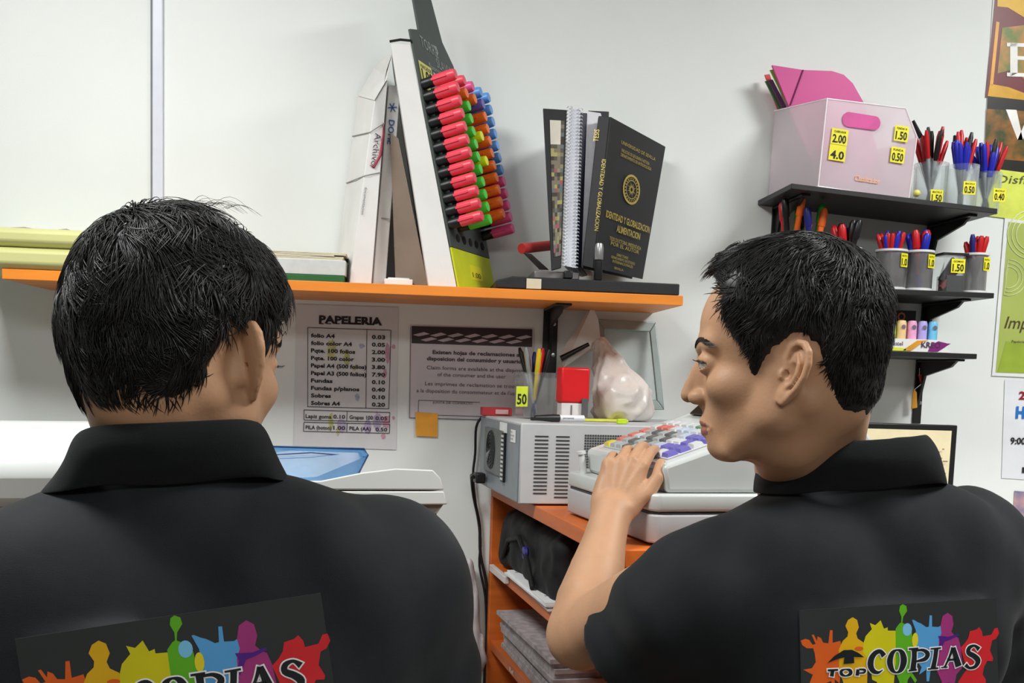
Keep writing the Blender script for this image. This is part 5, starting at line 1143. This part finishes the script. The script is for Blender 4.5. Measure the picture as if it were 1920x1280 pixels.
# ================================================================ black shelves with pens, at the right of the wall
def bshelf(label, x0, x1, z0, z1, dep, brs, group='black metal wall shelves'):
    e_ = empty('wall_shelf', ((x0 + x1) / 2, 0, z0 - .1), label, 'shelf', group)
    b = MB(); t = .010; b.hexa([vz(x0, -dep, z0 - t), vz(x1, -dep, z1 - t), vz(x1, -.001, z1 - t), vz(x0, -.001, z0 - t), vz(x0, -dep, z0), vz(x1, -dep, z1), vz(x1, -.001, z1), vz(x0, -.001, z0)]); b.build('shelf_board', blackmetal, e_, bevel=.001, world=True)
    for x in brs: bracket(e_, x, (z0 + (z1 - z0) * (x - x0) / (x1 - x0)) - t, dep * .86, .135, w=.018)
    return e_
XA = on_y(1421, 371, 0).x; XB = on_y(1870, 400, -.2).x
ZT0, ZT1 = 1.880, 1.852; ZM, ZL = 1.692, 1.574
xr = on_y(1745, 430, 0).x; xl = on_y(1446, 430, 0).x + .008
bshelf('uppermost black wall shelf, carrying the translucent folder box and pen cups', XA, XB, ZT0, ZT1, .20, (xl, xr))
bshelf('middle black wall shelf, crowded with rimmed pen cups', XA, XB + .006, ZM, ZM, .20, (xl, xr))
bshelf('lowest black wall shelf, holding pastel highlighters', XA, on_y(1832, 667, -.2).x, ZL, ZL, .20, (xl, xr - .004))
zt = lambda x: ZT0 + (ZT1 - ZT0) * (x - XA) / (XB - XA)
# --- translucent folder box
fb = empty('magazine_file', (.83, -.1, 1.88), 'translucent frosted plastic file box with yellow price tags on the uppermost black shelf', 'file box')
frost = mat('frosted_plastic_pink', (224, 208, 216), .35, trans=.25, alpha=.62, var=.03, scale=6)
a0 = on_y(1534, 350, -.195); a1 = on_y(1440, 361, -.015); a2 = on_y(1704, 374, -.175); a3 = a1 + (a2 - a0)
for p_ in (a0, a1, a2, a3): p_.z = zt(p_.x) + .001
t0 = on_y(1551, 185, -.195); t1 = on_y(1452, 208, -.015); t2 = on_y(1698, 203, -.175); t2b = on_y(1718, 255, -.175)
rt_ = on_y(1719, 258, -.172); tb = Vector((a3.x + .012, a3.y, rt_.z))
th_ = .0015
MB().prism([a0, a2, rt_, t2, t0], (0, 1, 0), th_).build('front_wall', frost, fb, world=True)
MB().prism([a1, a0, t0, t1], (1, 0, 0), th_).build('side_wall', frost, fb, world=True)
MB().prism([a1, a3, tb + vz(0, 0, .03), t1], (0, -1, 0), th_).build('back_wall', frost, fb, world=True)
MB().prism([a2, a3, tb, rt_], (-1, 0, 0), th_).build('side_wall', frost, fb, world=True)
b = MB(); b.tube([t1, t0, t2, rt_], .0014, 6); b.tube([t0, a0], .0014, 6); b.tube([a1, a0, a2], .0018, 6); b.tube([rt_, a2], .0012, 6); b.build('edge_rib', mat('plastic_edge_pale', (236, 226, 232), .3), fb, smooth=60, world=True)
fu = (a2 - a0).normalized(); fv = (t0 - a0).normalized(); fn = fu.cross(fv).normalized(); fn = fn if fn.y < 0 else -fn; fv = fn.cross(fu) if fn.cross(fu).z > 0 else fu.cross(fn)
W3 = (a2 - a0).length
def FP(px, py, o=.001):
    r_ = ray(px, py); return CAM + r_ * ((a0 - CAM).dot(fn) / r_.dot(fn)) + fn * o
b = MB(); hp = []
for i in range(9): a = PI / 2 + PI * i / 8; hp.append(FP(1590 + 11 * math.cos(a), 224 - 14 * math.sin(a), .0012))
for i in range(9): a = -PI / 2 + PI * i / 8; hp.append(FP(1640 + 10 * math.cos(a), 231 - 13 * math.sin(a), .0012))
b.prism(hp, fn, .0006); b.build('hand_slot', mat('slot_magenta', (206, 70, 146), .5), fb, world=True, label='rounded hand slot showing the magenta folder')
for (px, py, s_, hd) in ((1573, 257, '2.00', 'CLASIFICADOR'), (1569, 287, '4.0', ''), (1689, 251, '1.50', 'FUNDAS 10'), (1682, 291, '0.50', 'FUNDA')): price(fb, FP(px, py, .0022), fu, fv, .034 if px < 1600 else .029, .029, s_, hd)
b = MB(); put_text(b, 'Clasificador', FP(1602, 338, .0015), fu, fv, width=.052, height=.010, bold=.02); b.build('lettering', mat('print_pale_orange', (232, 176, 140), .5), fb, world=True)
# folders leaning in it
def fold(name, label, pts, Y, t, m, dirv=(0, 1, 0)):
    e_ = empty(name, on_y(pts[-1][0], pts[-1][1], Y), label, 'folder', 'plastic folders in the file box'); P_ = [on_y(x, y, Y + (p[0] if (p := c_[2:]) else 0)) for c_ in pts for x, y in (c_[:2],)]
    MB().prism(P_, dirv, t).build('cover', m, e_, world=True); return e_, P_
mg = mat('folder_magenta', (206, 66, 142), .45, var=.03, scale=5)
e_, P_ = fold('elastic_folder', 'large magenta elastic folder sticking out of the file box', [(1448, 122, .0), (1506, 131, .0), (1560, 133, .0), (1582, 140, .0), (1599, 156, .0), (1621, 195, .0), (1662, 346, .0), (1538, 344, .0)], -.065, .006, mg)
b = MB(); b.tube([on_y(1506, 131, -.067), on_y(1482, 197, -.067)], .0012, 6); b.build('elastic_band', mat('elastic_plum', (110, 26, 84), .6), e_, world=True)
for (nm, c_, x0, x1, yt, Yy, wd) in (('lime green', (122, 160, 56), 1444, 1549, 131, -.055, 9), ('dark plum', (92, 44, 92), 1441, 1538, 150, -.045, 8), ('dark green', (66, 104, 60), 1435, 1530, 152, -.035, 7), ('red', (208, 50, 46), 1434, 1510, 140, -.027, 9)):
    fold('plastic_folder', 'thin %s plastic folder edge leaning behind the magenta one' % nm, [(x0, yt), (x0 + wd, yt - 1), (x1 + wd, 345), (x1, 345)], Yy, .004, mat('folder_' + nm.replace(' ', '_'), c_, .45))
# --- pens of the uppermost shelf
def cup_at(px, py, Y, zfn): p_ = on_y(px, py, Y); return p_.x, Y, zfn(p_.x)
tr3 = [(1742, -.135, .030, .083, '1.50', 'first clear tumbler of red and black pens beside the file box'), (1800, -.15, .029, .083, '0.50', 'second clear tumbler, packed with blue-capped pens'), (1847, -.13, .026, .080, '0.40', 'third clear tumbler, at the free end of the uppermost shelf')]
def specs(n, w): rs = random.Random(n); return [w[i % len(w)] for i in range(n)]
R_ = (pred, 'red-capped ballpoint pen', 'ballpoint_pen'); K_ = (pblk, 'black-capped ballpoint pen', 'ballpoint_pen'); B_3 = (pblue, 'blue-capped ballpoint pen', 'ballpoint_pen')
for i, (px, Y, r, h, s_, lb) in enumerate(tr3):
    x, y, z = cup_at(px, 380, Y, zt); c_ = cup(lb, x, y, z, r, h, clear, 'clear tumblers of pens on the uppermost shelf', rt=r * 1.1)
    price(c_, (x + (-.002, .0, .012)[i], y - r - .004, z + (.016, .036, .034)[i]), XV, up_, .025, .025, s_, 'BOLI')
    sp_ = ([R_] * 13 + [K_] * 4, [B_3] * 14 + [R_] * 5 + [K_] * 2, [B_3] * 10 + [R_] * 4 + [K_])[i]; rs = random.Random(i); rs.shuffle(sp_)
    nm = ('first', 'second', 'third')[i]
    pen_things(x, y, z + .002, r * 1.0, h, sp_, 'ballpoint pens in the %s tumbler' % nm, 'in the %s clear tumbler' % nm, 20 + i, pen_len=(.140, .122, .118)[i], rr=.0046, capl=.050, vary=(.94, 1.12))
b = MB(); b.lathe([(.0001, -.007), (.005, -.005), (.0072, 0), (.005, .005), (.0001, .007)], on_y(1719, 362, -.18), 12); tag(b.build('yellow_ball', mat('bead_yellow', (222, 214, 110), .4), smooth=60), 'small pale yellow bead at the foot of the file box', 'bead')
x, y, z = cup_at(1712, 380, -.13, zt); kp = empty('ballpoint_pen', (x, y, z), 'long black pen leaning between the file box and the first tumbler', 'pen'); b = MB(); q0, q1, q2_ = vz(x + .035, y, z + .02), on_y(1727, 258, -.13), on_y(1712, 226, -.13); b.tube([q0, q1], .004, 8); b.build('barrel', penclear, kp, world=True); b = MB(); b.tube([q1, q2_], [.0052, .003], 8); b.build('cap', pblk, kp, world=True)
# --- middle shelf: rimmed cups
rimM = mat('rim_white', (214, 214, 216), .35); smoke = mat('cup_smoky_clear', (150, 148, 150), .2, trans=.45, alpha=.6, var=.05)
mid = [(1520, -.13, .027, 'rimmed cup of coloured markers hidden behind the dark hair', [(pgrn, 'green marker', 'marker'), (pora, 'orange marker', 'marker'), (pblk, 'black marker', 'marker'), (pora, 'orange marker', 'marker'), (pnav, 'navy marker', 'marker')], .155),
       (1478, -.10, .026, 'rimmed cup of markers beside the shelf bracket', [(pgrn, 'lime green marker', 'marker'), (pora, 'orange marker', 'marker'), (pblk, 'black marker', 'marker'), (pred, 'red marker', 'marker')], .17),
       (1583, -.15, .026, 'rimmed cup holding thick black and red markers', [(pblk, 'thick black marker', 'marker'), (pred, 'thick red marker', 'marker'), (pblk, 'slim black marker', 'marker'), (pblue, 'blue pointed pen', 'ballpoint_pen'), (pred, 'slim red pen', 'ballpoint_pen'), (pred, 'second slim red pen', 'ballpoint_pen'), (pblk, 'second slim black marker', 'marker'), (pblk, 'third slim black marker', 'marker')], .128),
       (1667, -.15, .028, 'rimmed cup crammed with red and blue pens, third from the free end', [(pred, 'red pen', 'ballpoint_pen')] * 13 + [(pblue, 'blue pen', 'ballpoint_pen')] * 6, .108),
       (1721, -.155, .024, 'narrow rimmed cup of blue and red markers', [(pblue, 'blue marker', 'marker')] * 4 + [(pred, 'red marker', 'marker')] * 4, .116),
       (1825, -.15, .023, 'rimmed cup of small red pens at the free end of the middle shelf', [(pred, 'small red pen', 'ballpoint_pen')] * 12 + [(pnav, 'small navy pen', 'ballpoint_pen')] * 2 + [(pblue, 'small blue pen', 'ballpoint_pen')], .108)]
for i, (px, Y, r, lb, sp_, pl) in enumerate(mid):
    x, y, z = cup_at(px, 540, Y, lambda x: ZM); c_ = cup(lb, x, y, z + .0005, r, .078, smoke, 'rimmed pen cups on the middle shelf', rim=rimM)
    price(c_, (x + r * (.55 if i > 2 else .2), y - r * .92, z + .058), (1, .45 if i > 2 else .1, 0), up_, .018 if i > 2 else .03, .026, '1.50' if i < 3 else '1.0', 'ROTU')
    nm = ('second hidden', 'bracket-side', 'black marker', 'crammed', 'narrow', 'free-end')[i]
    _pen.clear(); pen_things(x, y, z + .002, r * .9, .078, sp_, 'pens in the %s cup of the middle shelf' % nm, 'in the %s cup' % nm, 40 + i, pen_len=pl, rr=.0045 if sp_[0][2] == 'ballpoint_pen' else .0062, capl=.036)
x, y, z = cup_at(1778, 540, -.15, lambda x: ZM); db_ = empty('display_tub', (x, y, z), 'clear square tub with dark packets and a yellow price tag', 'tub')
b = MB(); b.box((x, y, z + .036), (.044, .04, .072)); b.build('tub_wall', clear, db_, world=True)
b = MB(); b.box((x + .004, y, z + .018), (.034, .034, .032)); b.box((x - .006, y - .004, z + .045), (.012, .01, .05), Matrix.Rotation(.5, 3, 'Y')); b.build('packet', mat('packet_dark', (52, 50, 52), .5), db_, bevel=.001, world=True)
b = MB(); b.box((x - .004, y - .012, z + .03), (.010, .008, .056), Matrix.Rotation(.7, 3, 'Y')); b.build('packet', mat('packet_maroon', (110, 40, 40), .5), db_, bevel=.001, world=True)
b = MB(); b.box((x, y, z + .075), (.052, .046, .004)); b.build('lid', blackpl, db_, world=True); price(db_, (x + .006, y - .0215, z + .052), XV, up_, .028, .027, '1.50', 'GOMAS')
# --- lowest shelf
gb = empty('stationery_box', on_y(1690, 600, -.06), 'grey white stationery box with an orange GO logo standing on the lowest shelf', 'box')
q0, q1 = on_y(1640, 640, -.05), on_y(1714, 640, -.05); b = MB(); zz0, zz1 = ZL + .001, ZL + .090
b.hexa([vz(q0.x, -.05, zz0), vz(q1.x, -.05, zz0), vz(q1.x, -.012, zz0), vz(q0.x, -.012, zz0), vz(q0.x, -.05, zz1), vz(q1.x, -.05, zz1), vz(q1.x, -.012, zz1), vz(q0.x, -.012, zz1)]); b.build('carton', mat('carton_grey', (176, 180, 186), .5), gb, world=True)
b = MB(); b.box(((q0.x + q1.x) / 2, -.0506, zz1 - .012), (q1.x - q0.x - .001, .001, .022)); b.build('print_band', mat('band_black', (40, 40, 48), .5), gb, world=True)
b = MB(); put_text(b, 'GO', vz(q0.x + .028, -.0512, zz1 - .022), XV, up_, height=.017, width=.034, bold=.03, lift=.0006); b.build('logo', mat('logo_orange', (214, 120, 84), .5), gb, world=True)
b = MB(); put_text(b, 'plastilina', vz(q0.x + .045, -.0512, zz1 - .042), XV, up_, height=.006, lift=.0004); b.build('lettering', mat('ink_grey', (110, 110, 120)), gb, world=True)
hb_ = empty('highlighter_carton', on_y(1720, 655, -.17), 'white printed carton tray under the row of pastel highlighters', 'carton')
h0, h1 = on_y(1650, 655, -.175), on_y(1782, 655, -.175); zc = ZL + .001
b = MB(); b.hexa([vz(h0.x, -.18, zc), vz(h1.x, -.18, zc), vz(h1.x, -.13, zc), vz(h0.x, -.13, zc), vz(h0.x, -.18, zc + .024), vz(h1.x - .028, -.18, zc + .024), vz(h1.x - .028, -.13, zc + .024), vz(h0.x, -.13, zc + .024)]); b.build('tray', cardW, hb_, world=True)
fr_ = lambda a, t: vz(h0.x + (h1.x - h0.x) * a, -.1806, zc + .024 * t)
for nm, c_, P_ in (('purple', (120, 24, 110), [(.66, .05), (.80, .05), (.98, .75), (.93, .75), (.80, .9), (.70, .6)]), ('amber', (214, 150, 40), [(.30, .05), (.42, .05), (.60, .85), (.66, .95), (.50, .9), (.38, .4)]), ('lime', (220, 224, 60), [(.1, .02), (.35, .02), (.34, .25), (.1, .3)])):
    b = MB(); P3 = [fr_(*p) for p in P_]; b.prism(P3, (0, -1, 0), .0004); b.build('print_band', mat('carton_' + nm, c_, .5), hb_, world=True)
b = MB(); put_text(b, 'pastel', fr_(.12, .45), XV, up_, height=.008, lift=.0004); put_text(b, 'KREO', fr_(.56, .35), XV, up_, height=.011, bold=.02, lift=.0008); b.build('lettering', mat('ink_plum', (110, 50, 90)), hb_, world=True)
pc5 = [('lime', (196, 226, 70)), ('peach', (226, 190, 140)), ('pink', (226, 160, 200)), ('lilac', (172, 160, 220)), ('sky blue', (110, 190, 226))]
for i, (nm, c_) in enumerate(pc5):
    x = on_y(1669 + 19.6 * i, 640, -.155).x; m_ = mat('pastel_' + nm.replace(' ', '_'), c_, .35)
    h = empty('pastel_highlighter', (x, -.155, zc + .008), '%s pastel highlighter standing in the printed carton' % nm, 'highlighter', 'pastel highlighters on the lowest shelf')
    b = MB(); b.lathe([(.0075, 0), (.0085, .002), (.0085, .022)], (x, -.155, zc + .002), 14); b.build('barrel', m_, h, smooth=40, world=True)
    b = MB(); b.lathe([(.0088, 0), (.0092, .002), (.0092, .030), (.0075, .036), (.0001, .037)], (x, -.155, zc + .0245), 14); b.build('cap', m_, h, smooth=40, world=True)
    b = MB(); b.lathe([(.0001, 0), (.0045, .0005), (.0045, .001), (.0001, .0012)], (x, -.1645, zc + .048), 12, rot=Matrix.Rotation(PI / 2, 3, 'X')); b.build('logo_dot', mat('dot_grey', (120, 110, 130), .5, alpha=.6), h, world=True)
# --- paper tassel under the lowest shelf
ts = empty('paper_tassel', on_y(1722, 705, -.02), 'small red and orange paper charm hanging below the lowest shelf', 'charm')
T_ = lambda px, py: on_y(px, py, -.02)
MB().prism([T_(1722, 702), T_(1735, 702), T_(1728, 722)], (0, 1, 0), .002).build('red_flag', mat('charm_red', (190, 60, 64), .6), ts, world=True)
MB().prism([T_(1714, 728), T_(1719, 736), T_(1720, 764), T_(1709, 766), T_(1711, 740)], (0, 1, 0), .002).build('orange_tail', mat('charm_orange', (216, 150, 44), .6), ts, world=True)
b = MB(); b.tube([T_(1724, 690), T_(1724, 703)], .0006, 5); b.tube([T_(1727, 720), T_(1715, 730)], .0006, 5); b.build('thread', paperW, ts, world=True)

# ================================================================ paper on the wall
def sheet(name, label, cat, pts, m, Y=-.002, t=.0006, alpha=None):
    P_ = [on_y(x, y, Y) for x, y in pts]; b = MB(); b.prism(P_, (0, 1, 0), t); return tag(b.build(name, m), label, cat)
def WX(px, py, Y): return on_y(px, py, Y)
def wrect(b, x0, y0, x1, y1, Y, mi=0): b.add([WX(x0, y1, Y), WX(x1, y1 + (x1 - x0) * .032, Y), WX(x1, y0 + (x1 - x0) * .032, Y), WX(x0, y0, Y)], [(0, 1, 2, 3)], mi)
def wline(b, x0, y0, x1, y1, w, Y, mi=0):
    A_, B_ = WX(x0, y0, Y), WX(x1, y1, Y); d = (B_ - A_).normalized(); n = Vector((-d.z, 0, d.x)) * w; b.add([A_ - n, B_ - n, B_ + n, A_ + n], [(0, 1, 2, 3)], mi)
def wtext(b, s, x, y, h, w=None, Y=-.0034, bold=0, align='l', mi=0):
    s0 = 2.16 / 2000; put_text(b, s, WX(x, y, Y), XV, up_, width=w * s0 if w else None, height=h * s0, bold=bold, align=align, lift=.0002, mi=mi)
pl = sheet('price_list', 'laminated stationery price list headed PAPELERIA taped under the orange shelf', 'notice', [(556, 570), (747, 576), (743, 843), (551, 836)], mat('paper_laminated', (212, 210, 213), .35, var=.012))
b = MB(); wtext(b, 'PAPELERIA', 598, 605, 13.5, 117, bold=.045)
for x in (598, 612, 628, 640, 655, 668, 684, 699): wline(b, x, 606.5, x + 9, 606.9, .0009, -.0036)
rowsT = [('folio A4', '0.03'), ('folio color A4', '0.05'), ('Pqte. 100 folios', '2.00'), ('Pqte. 100 color', '3.00'), ('Papel A4 (500 folios)', '3.80'), ('Papel A3 (500 folios)', '7.90'), ('Fundas', '0.10'), ('Fundas p/planos', '0.40'), ('Sobres', '0.10'), ('Sobres A4', '0.20')]
for i, (s_, p_) in enumerate(rowsT):
    y = 632 + i * 14.05; wtext(b, s_, 583, y, 7, {0: 44, 1: 76, 2: 82, 3: 80, 4: 103, 5: 103, 6: 40, 7: 90, 8: 37, 9: 54}[i], bold=.035); wtext(b, p_, 697, y + 3, 7, 25, bold=.035)
for (x0, y0, x1, y1) in ((577, 614, 577, 762), (733, 619, 729, 766), (577, 614, 733, 619), (576, 762, 729, 766), (688, 618, 686, 765), (570, 768, 731, 773), (570, 787, 731, 791), (570, 768, 570, 787), (731, 773, 730, 791), (570, 791, 731, 795), (569, 808, 730, 812), (570, 791, 569, 808), (731, 795, 730, 812), (651, 771, 650, 789), (651, 793, 650, 810)): wline(b, x0, y0, x1, y1, .0006, -.0036)
for (s_, x, y, w_) in (('Lapiz goma', 573, 783, 48), ('0.10', 625, 784, 22), ('Grapas 100', 655, 785, 44), ('0.05', 704, 787, 22), ('PILA (boton)', 573, 804, 48), ('1.00', 625, 805, 22), ('PILA (AA)', 655, 806, 40), ('0.50', 704, 808, 22)): wtext(b, s_, x, y, 7, w_, bold=.02)
b.build('lettering', ink, pl)
rs = random.Random(3)
for nm, c_, spots in (('yellow', (206, 200, 96), [(622, 655, 9, 22), (650, 672, 6, 16), (620, 790, 5, 20), (634, 808, 3, 10), (665, 690, 4, 6)]), ('pink', (214, 140, 170), [(727, 662, 5, 24), (738, 650, 4, 5), (722, 700, 4, 10), (724, 790, 9, 14), (719, 818, 5, 6), (738, 783, 3, 4)]), ('violet', (188, 166, 208), [(708, 790, 9, 20), (690, 800, 8, 16), (640, 798, 10, 14)]), ('blue', (170, 180, 206), [(678, 648, 6, 5), (670, 745, 5, 8)])):
    b = MB()
    for (x, y, rx, ry) in spots:
        b = MB(); n = 14; b.add([WX(x + rx * math.cos(2 * PI * k / n) * rs.uniform(.7, 1.1), y + ry * math.sin(2 * PI * k / n) * rs.uniform(.7, 1.1), -.0029) for k in range(n)][::-1], [tuple(range(n))]); b.build('ink_stain', mat('stain_' + nm, c_, .5, alpha=.55, var=.1, scale=80), pl)
nt_ = sheet('complaints_notice', 'trilingual complaints-form notice with a dark wavy band, behind the pen cup', 'notice', [(769, 609), (1001, 617), (1003, 790), (767, 783)], mat('paper_lilac_grey', (204, 197, 203), .4, var=.012))
b = MB(); bd = MB()
bd.add([WX(772, 634, -.0030) + vz(0, 0, -.010), WX(998, 641, -.0030) + vz(0, 0, -.010), WX(998, 617, -.0030), WX(772, 611, -.0030)], [(0, 1, 2, 3)]); bd.build('dark_band', mat('band_plum_black', (46, 30, 38), .4), nt_)
b2 = MB()
for rr_ in range(2):
    for k in range(7):
        x = 790 + k * 32 + (14 if rr_ % 2 else 0); y = 626 + rr_ * 9 + (x - 776) * .03
        if x > 984: continue
        b2.add([WX(x - 16, y + 1, -.0033), WX(x - 5, y + 4.0, -.0033), WX(x + 16, y - .5, -.0033), WX(x + 5, y - 4.2, -.0033)], [(0, 1, 2, 3)])
b2.build('wave_motif', mat('band_pale_lilac', (196, 182, 192), .4), nt_)
for (s_, x, y, w_, h_, bo) in (('Existen hojas de reclamaciones a', 811, 663, 165, 7, .03), ('disposicion del consumidor y usuario', 800, 675, 180, 7, .03), ('Claim forms are available at the disposal', 800, 692, 185, 7, 0), ('of the consumer and the user', 820, 705, 130, 7, 0), ('Les imprimes de reclamation se trouvent', 797, 722, 190, 7, 0), ('a la disposition du consommateur et de l\'usager', 781, 735, 205, 7, 0), ('JUNTA DE COMERCIO', 811, 756, 76, 4, 0)): wtext(b, s_, x, y, h_, w_, bold=bo)
for (x0, y0, x1, y1) in ((785, 750, 900, 754), (785, 750, 784, 777), (784, 777, 960, 782), (770, 612, 768, 783), (768, 783, 1000, 789)): wline(b, x0, y0, x1, y1, .0005, -.0036)
b.build('lettering', mat('ink_soft_black', (66, 54, 62), .6), nt_)
sheet('sticky_note', 'orange square sticky note at the foot of the complaints notice', 'sticky note', [(779, 772), (821, 775), (820, 819), (780, 817)], mat('note_orange', (232, 160, 50), .6, var=.04, scale=30), Y=-.0045)
# --- posters beyond the black shelves
lime2 = mat('poster_lime', (214, 224, 92), .4, var=.02)
po = empty('food_poster', on_y(1900, 200, 0), 'tall glossy food poster with big white letters E and V', 'poster')
def pp(nm, c_, pts, Y, par=po, rough=.35, **k): b = MB(); b.add([on_y(x, y, Y) for x, y in pts][::-1], [tuple(range(len(pts)))]); return b.build(nm, mat('poster_' + nm, c_, rough, **k), par, world=par is not None)
b = MB(); b.prism([on_y(1864, -40, -.002), on_y(2060, -20, -.002), on_y(2050, 430, -.002), on_y(1838, 402, -.002)], (0, 1, 0), .0012); b.build('backing', paperW, po, world=True)
pp('maroon_ground', (112, 38, 44), [(1869, -40), (2060, -20), (2056, 200), (1848, 182)], -.0026)
pp('yellow_wave', (226, 176, 32), [(1872, -30), (2060, -10), (2060, 30), (1921, 33), (1890, 14), (1870, 12)], -.0030)
pp('yellow_border', (232, 164, 60), [(1868, 40), (1874, 42), (1862, 160), (1856, 158)], -.0030)
pp('orange_wave', (214, 160, 34), [(1856, 157), (1890, 163), (1925, 176), (2056, 190), (2056, 210), (1920, 190), (1852, 180)], -.0030)
leafy = dict(c2=(84, 72, 20), var=.3, scale=35)
pp('food_photo_upper', (196, 128, 60), [(1879, 52), (1930, 46), (2050, 60), (2050, 150), (1920, 148), (1900, 130), (1870, 138)], -.0031, c2=(96, 120, 40), scale=30)
pp('black_ground', (26, 22, 18), [(1852, 180), (1925, 188), (2056, 206), (2050, 340), (1846, 313)], -.0032)
pp('food_photo_lower', (150, 96, 34), [(1850, 204), (1920, 208), (2050, 220), (2046, 312), (1846, 296)], -.0034, c2=(60, 66, 22), scale=40)
lime_p = pp('lime_ground', (214, 224, 96), [(1846, 314), (2050, 340), (2050, 430), (1840, 403)], -.0032)
wE = MB()
for (x0, y0, x1, y1) in ((1888, 80, 1925, 87), (1894, 80, 1908, 142), (1888, 136, 1925, 143), (1908, 105, 1921, 112)): wrect(wE, x0, y0, x1, y1, -.0038)
wE.build('white_letter', mat('letter_white', (236, 234, 230), .4), po, world=True); wE = MB(); wE.add([WX(*p, -.0038) for p in ((1886, 205), (1906, 206), (1918, 262), (1908, 262))][::-1], [(0, 1, 2, 3)]); wE.add([WX(*p, -.0038) for p in ((1908, 262), (1918, 262), (1940, 206), (1932, 206))][::-1], [(0, 1, 2, 3)])
wE.build('white_letter', mat('letter_white', (236, 234, 230), .4), po, world=True)
b = MB(); tx = text_mesh('Disfruta'); s0 = 2.2 / 2000; put_text(b, 'Disfruta', WX(1867, 343, -.0038), Vector((1, 0, .02)), Vector((.25, 0, 1)), width=110 * s0, height=16 * s0); b.build('lettering', mat('ink_olive', (74, 74, 40), .5), po, world=True)
gp = empty('green_poster', on_y(1900, 560, 0), 'pale green poster with swirls and script lettering below the food poster', 'poster')
b = MB(); b.prism([on_y(1884, 408, -.003), on_y(2050, 428, -.003), on_y(2030, 712, -.003), on_y(1860, 704, -.003)], (0, 1, 0), .001); b.build('backing', paperW, gp, world=True)
pp('sage_ground', (178, 188, 104), [(1891, 416), (2050, 432), (2028, 704), (1867, 698)], -.0036, gp, c2=(164, 180, 92), scale=4)
pp('olive_band', (150, 172, 62), [(1886, 640), (2030, 655), (2026, 702), (1870, 697)], -.0040, gp)
b = MB()
for (cx_, cy_, r0) in ((1935, 440, 46), (1935, 440, 38), (1935, 440, 30), (1890, 520, 34), (1890, 520, 27), (1890, 520, 20)):
    n = 28; P_ = [WX(cx_ + r0 * math.cos(2 * PI * k / n), cy_ + r0 * math.sin(2 * PI * k / n), -.0042) for k in range(n + 1)]
    P_ = [p for p in P_ if proj(p)[0] > 1878 + max(0, (700 - proj(p)[1]) * 0.03)]
    if len(P_) > 2: b.tube(P_, .0011, 4)
b.build('swirl', mat('swirl_pale', (206, 214, 160), .4), gp, world=True)
b = MB(); put_text(b, 'Impresion', WX(1883, 615, -.0044), XV, Vector((.25, 0, 1)), width=130 * s0, height=24 * s0); put_text(b, 'Papeleria', WX(1897, 642, -.0044), XV, up_, height=5 * s0); b.build('lettering', mat('ink_brown', (80, 62, 40), .5), gp, world=True)
hp_ = sheet('hours_notice', 'white opening-hours notice with 24 HORAS in red and blue below the green poster', 'notice', [(1884, 712), (2030, 722), (2026, 905), (1878, 896)], mat('paper_cool_white', (222, 224, 230), .5, var=.01))
b = MB(); wtext(b, '24', 1910, 748, 15, 26, bold=.04); b.build('lettering', mat('ink_dark_red', (140, 24, 40), .5), hp_)
b = MB(); wtext(b, 'HORAS', 1904, 783, 22, 90, bold=.05); b.build('lettering', mat('ink_mid_blue', (34, 110, 190), .5), hp_)
b = MB(); wtext(b, '9:00 - 14:00', 1894, 832, 13, 90, bold=.03); wtext(b, 'L-V', 1916, 886, 11, 40, bold=.03); b.build('lettering', ink, hp_)
pb_ = sheet('photo_print', 'small blue and pink photo print at the lower right edge of the wall', 'photo', [(1902, 920), (2000, 928), (1998, 1000), (1899, 990)], mat('photo_blue', (60, 104, 150), .4, c2=(196, 150, 150), scale=25))
# crumpled plastic sheet hanging by the cables
def Fpl(p):
    a = on_y(878, 1060, -.03); c_ = on_y(892, 1240, -.04); o = cap(p * A3(1, 1.5, 1), np.array(a) * [1, 1.5, 1], np.array(c_) * [1, 1.5, 1], .012, .022)
    return (o + .004 * vnoise(p, 40) + .003 * np.sin(p[:, 0] * 260 + 5 * vnoise(p, 18))).astype(np.float32)
a = on_y(878, 1060, -.03); c_ = on_y(892, 1240, -.04)
blob_obj('plastic_sleeve', 'crumpled white plastic sleeve hanging against the wall beside the counter', 'sleeve', Fpl, (min(a.x, c_.x) - .05, -.09, c_.z - .05), (max(a.x, c_.x) + .05, .0, a.z + .04), .004, mat('plastic_white_crumpled', (200, 194, 196), .35, var=.03))
